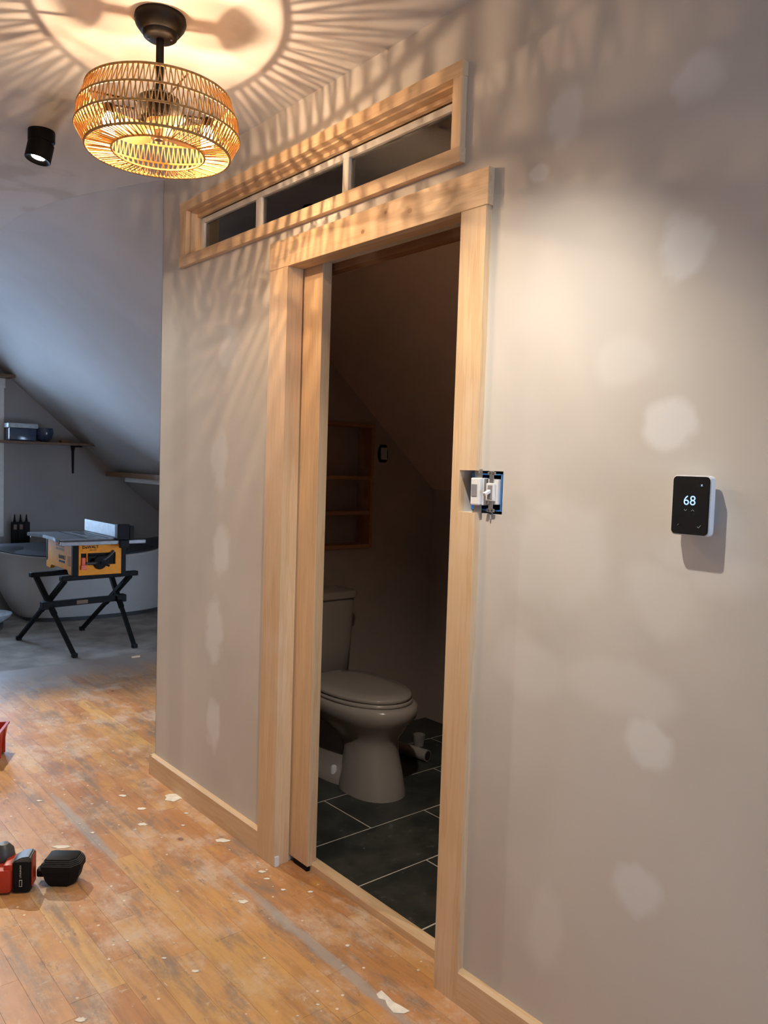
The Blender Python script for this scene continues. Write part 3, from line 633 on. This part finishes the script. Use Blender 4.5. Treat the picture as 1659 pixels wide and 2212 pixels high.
# ------------------------------------------------------------------ toilet
def egg(cx, yf, yb, hw, z, n=40, kf=2.0, kb=2.6, split=0.55):
    yc = yf+(yb-yf)*split; out = []
    for i in range(n):
        a = 2*PI*i/n; s_, c_ = math.sin(a), math.cos(a); k = kf if c_ > 0 else kb
        x = hw*math.copysign(abs(s_)**(2/k), s_); L = (yc-yf) if c_ > 0 else (yb-yc)
        out.append((cx+x, yc-L*math.copysign(abs(c_)**(2/k), c_), z))
    return out
def toilet():
    cx = 0.650; r = tag(empty('toilet', (cx, 2.8, 0.02)), 'white two-piece toilet on the slate tiles, lid closed', 'toilet'); inv = Matrix.Translation((-cx, -2.8, -0.02))
    def sec(z, yf, yb, hw, kf=2.2, kb=3): return egg(cx, yf, yb, hw, z, 40, kf, kb)
    b = MB()
    b.loft([sec(0.0195, 2.405, 2.70, 0.120), sec(0.04, 2.407, 2.70, 0.119), sec(0.12, 2.427, 2.69, 0.109), sec(0.19, 2.447, 2.69, 0.099), sec(0.235, 2.448, 2.72, 0.098),
            sec(0.262, 2.440, 2.78, 0.110), sec(0.29, 2.420, 2.86, 0.135), sec(0.325, 2.395, 2.92, 0.163), sec(0.350, 2.372, 2.95, 0.182), sec(0.380, 2.362, 2.96, 0.190),
            sec(0.398, 2.366, 2.965, 0.188), sec(0.407, 2.378, 2.963, 0.180)])
    # trapway and foot behind the column
    b.loft([sec(0.0195, 2.60, 3.02, 0.112, 2.5, 3), sec(0.055, 2.60, 3.02, 0.108, 2.5, 3), sec(0.075, 2.62, 3.01, 0.085, 2.5, 3), sec(0.16, 2.62, 3.00, 0.072, 2.5, 3), sec(0.28, 2.62, 3.02, 0.08, 2.5, 3), sec(0.34, 2.6, 3.10, 0.115, 2.5, 4), sec(0.395, 2.6, 3.12, 0.13, 2.5, 5), sec(0.405, 2.6, 3.12, 0.128, 2.5, 5)])
    part(b.build('bowl', M['cer'], r, 50), inv)
    def lidp(z0, z1, yf, hw, ye): return [egg(cx, yf+0.004, ye, hw-0.004, z0, 48, 2.05, 3.0), egg(cx, yf, ye, hw, z0+0.004, 48, 2.05, 3.0), egg(cx, yf, ye, hw, z1-0.005, 48, 2.05, 3.0), egg(cx, yf+0.005, ye-0.003, hw-0.005, z1, 48, 2.05, 3.0)]
    part(MB().loft(lidp(0.408, 0.424, 2.392, 0.181, 2.90)).build('seat', M['cer'], r, 50), inv)
    L = lidp(0.4265, 0.444, 2.396, 0.178, 2.915); L.append(egg(cx, 2.47, 2.86, 0.11, 0.4475, 48, 2.05, 3.0))
    part(MB().loft(L).build('lid', M['cer'], r, 50), inv)
    for s in (-1, 1): pbox('hinge', (cx+s*0.075-0.018, cx+s*0.075+0.018, 2.905, 2.935, 0.406, 0.432), 'cer', r, inv, 0.006)
    def tk(z, w, y0, k=6): return egg(cx, y0, 3.143, w, z, 40, k, k, 0.5)
    part(MB().loft([tk(0.405, 0.165, 2.975), tk(0.42, 0.180, 2.965), tk(0.55, 0.190, 2.955), tk(0.757, 0.198, 2.948), tk(0.762, 0.196, 2.95)]).build('tank', M['cer'], r, 50), inv)
    part(MB().loft([tk(0.763, 0.202, 2.942), tk(0.768, 0.208, 2.936), tk(0.790, 0.208, 2.936), tk(0.798, 0.200, 2.944)]).build('tank_lid', M['cer'], r, 50), inv)
    part(MB().lathe([(0, 0.798), (0.024, 0.798), (0.023, 0.804), (0, 0.805)], 24, (cx, 3.04, 0)).build('flush_button', M['steel'], r, 40), inv)
    part(MB().lathe([(0, 0.056), (0.014, 0.056), (0.013, 0.085), (0.009, 0.09), (0, 0.09)], 16, (cx-0.088, 2.72, 0)).build('bolt_cap', M['wplastic'], r, 40), inv)
    part(MB().tube([(cx-0.16, 3.00, 0.41), (cx-0.18, 2.93, 0.34), (cx-0.19, 2.86, 0.26), (cx-0.20, 2.92, 0.20), (cx-0.21, 3.06, 0.17), (cx-0.21, 3.14, 0.17)], 0.009, 10).build('supply_hose', M['blackp'], r, 60), inv)
toilet()
# bathroom niche, switch, pipe offcut, cup
def niche():
    r = tag(empty('niche_shelf', (NX0, BY, NZ0)), 'recessed pine niche with shelves in the wall above the toilet', 'shelf'); inv = Matrix.Translation((-NX0, -BY, -NZ0))
    def P(nm, *b, m='shelf'): pbox(nm, b, m, r, inv, 0.001)
    y0, y1 = BY-0.012, BY+0.10; t = 0.018
    P('back_panel', NX0, NX1, y1, y1+0.006, NZ0, NZ1, m='bath')
    P('side_board', NX0, NX0+t, y0, y1, NZ0, NZ1); P('side_board', NX1-t, NX1, y0, y1, NZ0, NZ1)
    P('top_board', NX0+t, NX1-t, y0, y1, NZ1-t, NZ1); P('bottom_board', NX0+t, NX1-t, y0, y1, NZ0, NZ0+t)
    for z in (1.148, 1.322): P('shelf_board', NX0+t, NX1-t, y0+0.004, y1, z-t/2, z+t/2)
niche()
r = tag(empty('bathroom_switch', (1.138, BY, 1.447)), 'uncovered rocker switch in black surround beside the pine niche', 'switch'); inv = Matrix.Translation((-1.138, -BY, -1.447))
part(MB().prism([(1.108, 1.425), (1.118, 1.403), (1.158, 1.403), (1.168, 1.425), (1.170, 1.450), (1.166, 1.472), (1.156, 1.492), (1.120, 1.492), (1.110, 1.472), (1.106, 1.450)], 1, BY-0.006, BY).build('surround', M['blackp'], r), inv)
pbox('rocker', (1.1195, 1.1575, BY-0.014, BY-0.006, 1.417, 1.478), 'labelp', r, inv, 0.001)
pbox('indicator', (1.149, 1.156, BY-0.0155, BY-0.014, 1.418, 1.425), 'wplastic', r, inv, 0)
pp = tag(empty('pipe_offcut', (1.03, 2.74, 0.02)), 'short white plastic pipe lying on the tiles right of the toilet', 'pipe')
A, B_ = Vector((0.985, 3.0, 0.047)), Vector((1.056, 2.655, 0.047)); dd = (B_-A).normalized()
part(MB().tube([A, B_], 0.027, 20).build('pipe_wall', M['pipe'], pp, 40), Matrix.Translation((-1.03, -2.74, -0.02)))
part(MB().tube([B_, B_+dd*0.0006], 0.022, 20).build('bore', M['gap'], pp), Matrix.Translation((-1.03, -2.74, -0.02)))
tag(MB().lathe([(0, 0), (0.024, 0), (0.03, 0.055), (0.027, 0.055), (0.022, 0.004), (0, 0.004)], 24).build('paper_cup', M['pipe'], None, 50), 'small dim white cup on the tiles behind the pipe', 'cup').location = (1.17, 2.84, 0.0205)

# ------------------------------------------------------------------ bathtub and the far corner
def tub():
    cx, cy = 0.98, 7.09; r = tag(empty('bathtub', (cx, cy, 0)), 'white freestanding oval bathtub below the sloped ceiling', 'bathtub')
    def ring(a, b, z, lift=0.0, sx=0.0, n=64):
        out = []
        for i in range(n):
            t = 2*PI*i/n; c, s = math.cos(t), math.sin(t); k = 2/2.5
            X = a*math.copysign(abs(c)**k, c); out.append((X+sx, b*math.copysign(abs(s)**k, s), z+lift*abs(X/a)**3))
        return out
    A = [(0.56, 0.29, 0.035, 0), (0.62, 0.315, 0.038, 0), (0.65, 0.33, 0.075, 0.0), (0.685, 0.345, 0.18, 0), (0.725, 0.36, 0.30, 0.02), (0.775, 0.375, 0.42, 0.06), (0.835, 0.392, 0.52, 0.09), (0.862, 0.40, 0.535, 0.10), (0.865, 0.40, 0.545, 0.10),
         (0.858, 0.394, 0.550, 0.10), (0.84, 0.378, 0.550, 0.10), (0.825, 0.365, 0.535, 0.10), (0.70, 0.33, 0.30, 0.02), (0.58, 0.28, 0.12, 0), (0.40, 0.18, 0.10, 0)]
    sh = MB().loft([ring(a, b, z, l, 0.13*(1-min(1, z/0.55))) for a, b, z, l in A]).build('shell', M['tub'], r, 50)
    MB().loft([ring(0.58, 0.29, 0.0, 0, 0.12), ring(0.585, 0.295, 0.04, 0, 0.12)]).build('plinth_gap', M['dgrey'], r, 50)  # inset plinth ring, coloured dark as the shaded gap under the tub
    s = MB(); rings = []
    for f, z in ((0.965, 0.0), (0.8, -0.012), (0.5, -0.02), (0.2, -0.016)):
        rings.append([(x*f, y*f, zz+z+0.004*math.sin(9*x+5*y)) for x, y, zz in ring(0.845, 0.385, 0.555, 0.10)])
    under = [(x, y, z-0.006) for x, y, z in rings[0]]
    s.loft([under]+rings); o = s.build('plastic_sheet', M['sheet'], None, 60, None); o.location = (cx, cy, 0.0)
    tag(o, 'dark plastic sheet laid over the open bathtub', 'sheet')
tub()
struct(MB().box(FW[1]-1.2, KX2, 7.53, Y1, -0.02, 0.575, 0.003).build('trim_4', M['far']), 'low ledge along the far wall behind the bathtub')
for i, (x, lab) in enumerate(((0.598, 'leftmost of three black pointed bottles on the ledge behind the bathtub'), (0.6485, 'middle one of three black pointed bottles on the ledge behind the bathtub'), (0.699, 'rightmost of three black pointed bottles on the ledge behind the bathtub'))):
    r = tag(empty('pointed_bottle', (x, 7.63, 0.5755)), lab, 'bottle', 'black pointed bottles behind the bathtub')
    MB().box(-0.0248, 0.0248, -0.025, 0.025, 0, 0.205, 0.004).build('body', M['blackp'], r)
    MB().lathe([(0, 0.2), (0.015, 0.205), (0.010, 0.22), (0.004, 0.272), (0, 0.276)], 14).build('nozzle', M['blackp'], r, 40)
    if i < 2: MB().box(-0.013, 0.013, -0.0255, -0.0248, 0.14, 0.185).build('label_sticker', M['dwood'], r)
def far_shelf():
    r = tag(empty('wall_shelf', (0.45, Y1, 1.49)), 'dark wooden shelf on the far wall with black bracket', 'shelf'); inv = Matrix.Translation((-0.45, -Y1, -1.49))
    part(MB().prism([(0.30, 1.485), (1.245, 1.485), (1.225, 1.505), (0.30, 1.505)], 1, 7.44, Y1, 0.001).build('board', M['dwood'], r), inv)
    part(MB().prism([(1.108, 1.484), (1.150, 1.484), (1.140, 1.43), (1.138, 1.225), (1.123, 1.225), (1.118, 1.43)], 1, Y1-0.012, Y1).build('bracket_leg', M['black'], r), inv)
    pbox('bracket_arm', (1.12, 1.138, 7.47, Y1-0.012, 1.470, 1.4848), 'black', r, inv)
far_shelf()
tag(MB().box(0.30, 0.565, 7.50, Y1, 2.055, 2.08, 0.002).build('upper_board', M['dwood']), 'short dark board above the window casing on the far wall', 'board')
r = tag(empty('knee_board', (1.44, 7.0, 1.2)), 'brown board along the knee wall right of the shelf', 'board'); inv = Matrix.Translation((-1.44, -7.0, -1.2))
pbox('board', (1.415, 1.52, 5.6, 7.62, 1.207, 1.250), 'raw', r, inv); pbox('cleat', (1.455, 1.52, 5.6, 7.25, 1.165, 1.2065), 'white', r, inv)
# glassware on the shelf
tag(MB().box(0.515, 0.745, 7.50, 7.62, 1.506, 1.620, 0.012).build('glass_casserole', M['navy'], None, 40), 'dark blue rectangular glass dish at the left of the shelf', 'dish')
tag(MB().box(0.505, 0.755, 7.49, 7.63, 1.6205, 1.660, 0.006).build('dish_lid', M['tray'], None, 40), 'pale lid lying on the dark blue glass dish', 'lid')
tag(MB().lathe([(0, 0), (0.03, 0), (0.062, 0.03), (0.078, 0.08), (0.072, 0.125), (0.069, 0.125), (0.074, 0.08), (0.058, 0.033), (0, 0.006)], 28).build('glass_bowl', M['navy'], None, 50), 'round dark glass bowl on the shelf beside the glass dish', 'bowl').location = (0.828, 7.56, 1.5055)
tag(MB().box(0.97, 1.06, 7.53, 7.60, 1.5055, 1.53, 0.004).build('wood_block', M['raw']), 'small brown wood block lying on the far shelf', 'block')

# ------------------------------------------------------------------ saw stand and table saw
def stand():
    r = tag(empty('saw_stand', (0.58, 5.95, 0)), 'black folding cross-leg stand carrying the yellow table saw', 'stand'); inv = Matrix.Translation((-0.58, -5.95, 0))
    F = [((0.27, 6.30), (0.41, 5.55)), ((0.775, 6.40), (0.863, 5.61))]     # (rear foot, front foot) of each end
    top = [((0.285, 6.00), (0.405, 5.70)), ((0.845, 6.06), (0.90, 5.755))]  # rail ends (rear, front)
    for (rf, ff), (rt, ft) in zip(F, top):
        def leg(a, b, dx):
            A = Vector((a[0]+dx, a[1], 0.012)); Bv = Vector((b[0]+dx, b[1], 0.515)); m = A.lerp(Bv, 0.5)
            o = part(MB().bar(m, Bv, 0.030, 0.034, up=(1, 0, 0), bev=0.003).bar(A, m, 0.024, 0.028, up=(1, 0, 0), bev=0.003).build('leg', M['blackp'], r), inv)
            part(MB().box(A.x-0.018, A.x+0.018, A.y-0.02, A.y+0.02, 0.0, 0.03, 0.005).build('rubber_foot', M['blackp'], o), Matrix.Identity(4))
        leg(rf, ft, 0.0); leg(ff, rt, 0.016)
    for (a, b) in ((( -0.03+0.285, 5.985), (0.90, 6.065)), ((0.375, 5.70), (0.955, 5.765))):
        part(MB().bar((*a, 0.530), (*b, 0.530), 0.050, 0.036, bev=0.008).build('top_rail', M['blackp'], r), inv)
    part(MB().bar((0.30, 5.852, 0.327), (0.92, 5.915, 0.327), 0.03, 0.045, bev=0.003).build('cross_bar', M['blackp'], r), inv)
    for x, y in ((0.325, 5.84), (0.885, 5.90)): part(MB().box(x-0.035, x+0.035, y-0.035, y+0.035, 0.30, 0.355, 0.006).build('pivot_block', M['blackp'], r), inv)
    part(MB().box(0.545, 0.625, 5.857, 5.8595, 0.313, 0.341).build('maker_plate', M['dwood'], r), inv)
stand()
def saw():
    X0, X1, Ya, Yb, Z0, Z1 = 0.44, 0.805, 5.64, 6.20, 0.553, 0.785
    r = tag(empty('table_saw', (X0, Ya, Z0)), 'yellow and black portable table saw standing on black folding stand', 'table saw'); inv = Matrix.Translation((-X0, -Ya, -Z0))
    def P(nm, m, *b, bev=0.003, par=None): return pbox(nm, b, m, par or r, inv, bev)
    # left side panel (facing -X) with notched foot, front panel (facing -Y)
    part(MB().prism([(Ya+0.03, Z1), (Yb-0.01, Z1), (Yb-0.01, Z0+0.06), (Yb+0.02, Z0+0.045), (Yb+0.02, Z0+0.005), (Yb-0.07, Z0), (Yb-0.10, Z0+0.028), (Ya+0.12, Z0+0.028), (Ya+0.09, Z0), (Ya+0.01, Z0), (Ya+0.005, Z0+0.03), (Ya+0.03, Z0+0.06)], 0, X0, X0+0.03, 0.002).build('side_panel', M['yellow'], r), inv)
    part(MB().prism([(Ya+0.03, Z1), (Yb, Z1), (Yb, Z0), (Ya+0.03, Z0)], 0, X1-0.025, X1, 0.002).build('side_panel', M['yellow'], r), inv)
    P('core', 'blackp', X0+0.03, X1-0.025, Ya+0.03, Yb-0.02, Z0+0.02, Z1)
    P('corner_post', 'blackp', X0-0.003, X0+0.035, Ya-0.004, Ya+0.028, Z0, Z1); P('corner_post', 'blackp', X1-0.022, X1+0.012, Ya-0.004, Ya+0.028, Z0, Z1)
    P('corner_post', 'blackp', X0-0.003, X0+0.03, Yb-0.012, Yb+0.012, Z0+0.06, Z1)
    fp = slab('front_panel', M['yellow'], 1, Ya-0.006, Ya+0.03, [X0+0.038, X0+0.052, X0+0.092, X0+0.10, X0+0.30, X1-0.024], [Z0, Z0+0.07, Z0+0.125, Z0+0.155, Z1-0.005], {(1, 1), (1, 2), (3, 1), (3, 2)}, r); part(fp, inv)
    P('front_recess', 'blackp', X0+0.05, X0+0.30, Ya+0.010, Ya+0.029, Z0+0.065, Z0+0.156)
    P('label_plate', 'yellow2' if 'yellow2' in M else 'yellow', X0+0.060, X0+0.175, Ya-0.009, Ya-0.006, Z0+0.165, Z0+0.218, bev=0.002)
    # lettering on the front, and the plate on the side
    B = Matrix(((1, 0, 0, 0), (0, 0, -1, 0), (0, 1, 0, 0), (0, 0, 0, 1)))
    def T(s, size, u, w, nm='lettering', off=0.0008): 
        t = text_mesh(nm, s, size, M['blackp'], r, Matrix.Translation((u, Ya-0.0095, w)) @ B, 0.0006, 1.0, off); part(t, inv)
    T('DeWALT', 0.028, X0+0.118, Z0+0.198); T('TABLE SAW', 0.010, X0+0.135, Z0+0.177, off=0.0002)
    P('side_label', 'blackp', X0-0.0015, X0, Ya+0.17, Ya+0.29, Z0+0.07, Z0+0.085, bev=0)
    B2 = Matrix(((0, 0, -1, 0), (-1, 0, 0, 0), (0, 1, 0, 0), (0, 0, 0, 1)))
    t = text_mesh('lettering', 'DeWALT', 0.036, M['blackp'], r, Matrix.Translation((X0-0.001, Ya+0.225, Z0+0.108)) @ B2, 0.0006, 1.0, 0.0009); part(t, inv)
    P('handle_recess', 'shaded_yellow', X0-0.001, X0+0.004, Ya+0.05, Ya+0.11, Z0+0.06, Z0+0.13, bev=0.0004)  # handle and vent recesses: their shade is painted as a darker yellow
    for k in range(2): P('vent_strip', 'shaded_yellow', X0-0.001, X0, Ya+0.18, Ya+0.36, Z0+0.155+k*0.026, Z0+0.172+k*0.026, bev=0)
    # switch paddle, height wheel with crank, riving knife stored across the front
    P('power_switch', 'orange', X0+0.056, X0+0.084, Ya-0.014, Ya+0.012, Z0+0.060, Z0+0.125, bev=0.003); P('power_paddle', 'orange', X0+0.050, X0+0.092, Ya-0.020, Ya-0.006, Z0+0.040, Z0+0.075, bev=0.004)
    Ry = Matrix.Rotation(PI/2, 4, 'X')
    part(MB().lathe([(0, 0), (0.048, 0), (0.05, 0.008), (0.045, 0.016), (0.02, 0.02), (0, 0.02)], 32, (X0+0.185, Ya-0.006, Z0+0.088), Ry).build('height_wheel', M['blackp'], r, 40), inv)
    part(MB().bar((X0+0.185, Ya-0.03, Z0+0.088), (X0+0.245, Ya-0.034, Z0+0.062), 0.012, 0.016, bev=0.003).build('crank', M['blackp'], r), inv)
    arc = [(X0+0.12+0.20*math.sin(math.radians(a)), Ya-0.016, Z0+0.285-0.20*math.cos(math.radians(a))) for a in range(-10, 62, 8)]
    arc = [(x, y, z-0.0) for x, y, z in arc]
    part(MB().tube(arc, [0.010]*len(arc), 6).build('bevel_arc', M['dgrey'], r, 40), inv)
    P('bevel_lever', 'blackp', X0+0.10, X0+0.29, Ya-0.014, Ya-0.006, Z0+0.118, Z0+0.136)
    # table top in three plates with grooves, rails
    part(MB().prism([(0.335, 5.605), (0.86, 5.605), (0.875, 5.64), (0.865, 6.20), (0.31, 6.24), (0.295, 6.20), (0.345, 6.0), (0.350, 5.78), (0.325, 5.66)], 2, 0.792, 0.815, 0.003).build('table_top', M['table'], r), inv)
    for x in (0.515, 0.665): P('mitre_slot', 'blackp', x, x+0.012, 5.61, 6.20, 0.8145, 0.8158, bev=0)
    P('throat_plate', 'dgrey', 0.575, 0.640, 5.75, 6.10, 0.8148, 0.8162, bev=0.0004)
    P('front_rail', 'alu', 0.335, 0.935, 5.565, 5.603, 0.772, 0.798, bev=0.004); P('rear_rail', 'alu', 0.335, 0.915, 6.242, 6.262, 0.772, 0.798)
    P('table_apron', 'dgrey', 0.33, 0.86, 5.604, 5.612, 0.786, 0.806)
    P('rip_fence', 'alu', 0.730, 0.743, 5.62, 6.24, 0.817, 0.905, bev=0.002); P('fence_base', 'blackp', 0.744, 0.788, 5.61, 6.24, 0.8165, 0.845)
    P('fence_head', 'blackp', 0.725, 0.815, 5.565, 5.62, 0.800, 0.912, bev=0.006); P('fence_lock', 'blackp', 0.735, 0.805, 5.545, 5.565, 0.745, 0.80, bev=0.006); P('fence_foot', 'blackp', 0.812, 0.842, 5.56, 5.60, 0.80, 0.90, bev=0.004)
saw()
tag(MB().box(-0.03, 0.03, -0.008, 0.008, 0, 0.012, 0.001).build('wood_offcut', M['pz']), 'small pale wood offcut on the floor beyond the partition', 'offcut').location = (0.77, 5.33, 0.0)
# pale tray and black tub standing left of the bathtub
def tray():
    r = tag(empty('plastic_tray', (0.17, 6.80, 0)), 'pale blue oval tray leaning low at the left end of the bathtub', 'tray')
    R1 = [(0.10, 0.05), (0.17, 0.10), (0.185, 0.125), (0.178, 0.127), (0.16, 0.105), (0.09, 0.06)]
    MB().lathe([(0, 0.045)]+R1+[(0, 0.055)], 40).build('dish', M['tray'], r, 50)
    MB().lathe([(0, 0), (0.11, 0), (0.12, 0.045), (0, 0.046)], 32).build('foot', M['dgrey'], r, 40)
tray()

# ------------------------------------------------------------------ tools at the lower left
def drill():
    # battery faces the camera; red tool body runs off to the left
    O = Vector((-0.730, 2.612, 0)); r = tag(empty('cordless_drill', O, rz=math.radians(-30)), 'red and black cordless tool lying on the floor, black battery to the right', 'power tool')
    # local x to the right of the picture, y away from the camera
    b = MB().box(-0.034, 0.018, -0.020, 0.048, 0.003, 0.104, 0.008)
    b.build('battery', M['blackp'], r, 40)
    MB().prism([(-0.036, 0.096), (0.018, 0.096), (0.021, 0.103), (0.016, 0.117), (-0.012, 0.115), (-0.038, 0.100)], 1, -0.018, 0.046, 0.004).build('battery_cap', M['dgrey'], r, 40)
    MB().box(0.016, 0.021, 0.000, 0.046, 0.012, 0.108, 0.002).build('battery_rail', M['red'], r)
    t = text_mesh('lettering', 'LITHIUM-ION', 0.0068, M['labelp'], r, Matrix.Translation((-0.010, -0.0206, 0.073)) @ Matrix(((1, 0, 0, 0), (0, 0, -1, 0), (0, 1, 0, 0), (0, 0, 0, 1))) @ Matrix.Rotation(PI/2, 4, 'Z'), 0.0003)
    MB().box(-0.014, -0.005, -0.0212, -0.0200, 0.024, 0.046, 0.0004).build('rating_label', M['labelp'], r)
    MB().box(-0.0125, -0.0065, -0.0215, -0.0212, 0.026, 0.044, 0).build('rating_print', M['blackp'], r)
    MB().box(-0.13, -0.036, -0.028, 0.055, 0.006, 0.082, 0.012).build('grip_foot', M['red'], r, 40)
    MB().box(-0.062, -0.0345, -0.020, 0.058, 0.070, 0.096, 0.006).build('battery_shoe', M['red'], r, 40)
    MB().bar((-0.11, 0.02, 0.045), (-0.27, 0.10, 0.045), 0.045, 0.05, bev=0.014).build('handle', M['blackp'], r, 40)
    MB().tube([(-0.30, 0.02, 0.04), (-0.30, 0.05, 0.04), (-0.29, 0.20, 0.04)], [0.028, 0.034, 0.034], 20).build('gearbox', M['red'], r, 40)
    MB().lathe([(0, 0.02), (0.024, 0.03), (0.036, 0.055), (0.030, 0.085), (0.015, 0.102), (0, 0.104)], 24, (-0.080, 0.055, 0.03)).build('motor_cap', M['dgrey'], r, 40)
drill()
def battery2():
    O = Vector((-0.618, 2.595, 0)); r = tag(empty('battery_pack', O, rz=math.radians(-38)), 'black ribbed battery pack on a narrow neck, rightmost of the floor tools', 'battery')
    b = MB(); S = lambda z, hx, hy, dx=0.0: [(dx+x*hx, y*hy, z) for x, y in ((-1, -0.7), (-0.85, -1), (0.62, -1), (1, -0.45), (1, 0.6), (0.8, 1), (-0.8, 1), (-1, 0.8))]
    b.loft([S(0.0, 0.034, 0.028), S(0.006, 0.042, 0.033), S(0.022, 0.051, 0.039), S(0.053, 0.058, 0.044), S(0.054, 0.062, 0.047), S(0.070, 0.062, 0.047), S(0.090, 0.048, 0.033), S(0.092, 0.044, 0.029)])
    b.build('body', M['blackp'], r, 25)
    for k in range(4):
        z = 0.0725+0.0042*k; f = 0.98-0.055*k
        pts = [(x, y, z+0.001) for x, y, _ in S(0, 0.062*f, 0.047*f)][1:6]
        MB().tube(pts, 0.0013, 6).build('rib', M['dgrey'], r)
    MB().box(-0.086, -0.050, -0.004, 0.024, 0.016, 0.044, 0.006).build('neck', M['blackp'], r, 40)
    MB().prism([(-0.066, 0.056), (-0.046, 0.056), (-0.046, 0.084), (-0.052, 0.084)], 1, -0.042, 0.028, 0.002).build('latch', M['dgrey'], r)
battery2()
def crate():
    r = tag(empty('red_crate', (-0.475, 3.86, 0), rz=math.radians(-28)), 'red open plastic box cut off by the left picture edge', 'box')
    b = MB(); L, Wd, H, t = 0.34, 0.20, 0.135, 0.006
    def rc(z, g): return [(-L+g*0 - 0 + (0-g), -Wd/2-g+0, z), (0+g, -Wd/2-g, z), (0+g, Wd/2+g, z), (-L-g, Wd/2+g, z)]
    b.loft([rc(0.0, -0.018), rc(H-0.008, 0.0), rc(H-0.008, 0.006), rc(H, 0.006), rc(H, -t), rc(0.006, -0.018-t)])
    b.build('shell', M['red'], r)
    for y in (-0.04, 0.04): MB().box(-0.012, 0.002, y-0.003, y+0.003, 0.01, H-0.01).build('rib', M['red'], r)
crate()
# dried plaster on the planks
FL = [(-0.245,2.843,0.022),(-0.191,2.977,0.020),(-0.202,3.138,0.017),(-0.068,2.271,0.014),(-0.078,2.219,0.010),(-0.212,2.144,0.016),(-0.009,2.066,0.009),(-0.072,2.130,0.010),
 (-0.090,1.762,0.008),(-0.066,2.549,0.026),(-0.418,2.883,0.010),(-0.799,1.912,0.015),(-0.490,1.917,0.011),(-0.487,3.281,0.011),(-0.067,2.834,0.010),(-0.125,2.746,0.009)]
def flake(x, y, rad, label, group=None, shape=None, asp=0.6, rot=0.0):
    n = 14; pts = shape or [(rad*(1+random.uniform(-0.35, 0.25))*math.cos(2*PI*k/n), asp*rad*(1+random.uniform(-0.35, 0.25))*math.sin(2*PI*k/n)) for k in range(n)]
    o = MB().prism(pts, 2, 0.0, 0.0016, 0.0005).build('plaster_flake', M['plaster']); o.location = (x, y, 0.0); o.rotation_euler = (0, 0, rot)
    tag(o, label, 'plaster flake', group)
for k in range(26):
    x = random.uniform(-0.75, -0.01); y = random.uniform(1.3, 3.4)
    if abs(x+0.65) < 0.2 and abs(y-2.65) < 0.3: continue
    FL.append((x, y, random.uniform(0.003, 0.007)))
for x, y, rad in FL: flake(x, y, rad, 'small dried plaster fleck stuck to the plank floor', 'small plaster flecks on the planks', rot=-0.7)
flake(-0.147, 1.491, 0.03, 'large white torn plaster flake at the bottom near the doorway casing', shape=[(x*1.0, y*1.0) for x, y in
      [(-0.030, 0.048), (-0.012, 0.058), (-0.004, 0.030), (0.002, 0.006), (0.014, -0.012), (0.030, -0.040), (0.012, -0.044), (-0.012, -0.034), (-0.018, -0.006), (-0.016, 0.018), (-0.030, 0.030)]], rot=-0.35)
flake(-0.041, 3.005, 0.036, 'greyish plaster smear against the skirting board left of the doorway', asp=1.3, rot=0.2)
flake(-0.545, 2.84, 0.032, 'broad cream plaster smear just beyond the black battery pack', asp=0.45, rot=-0.6)
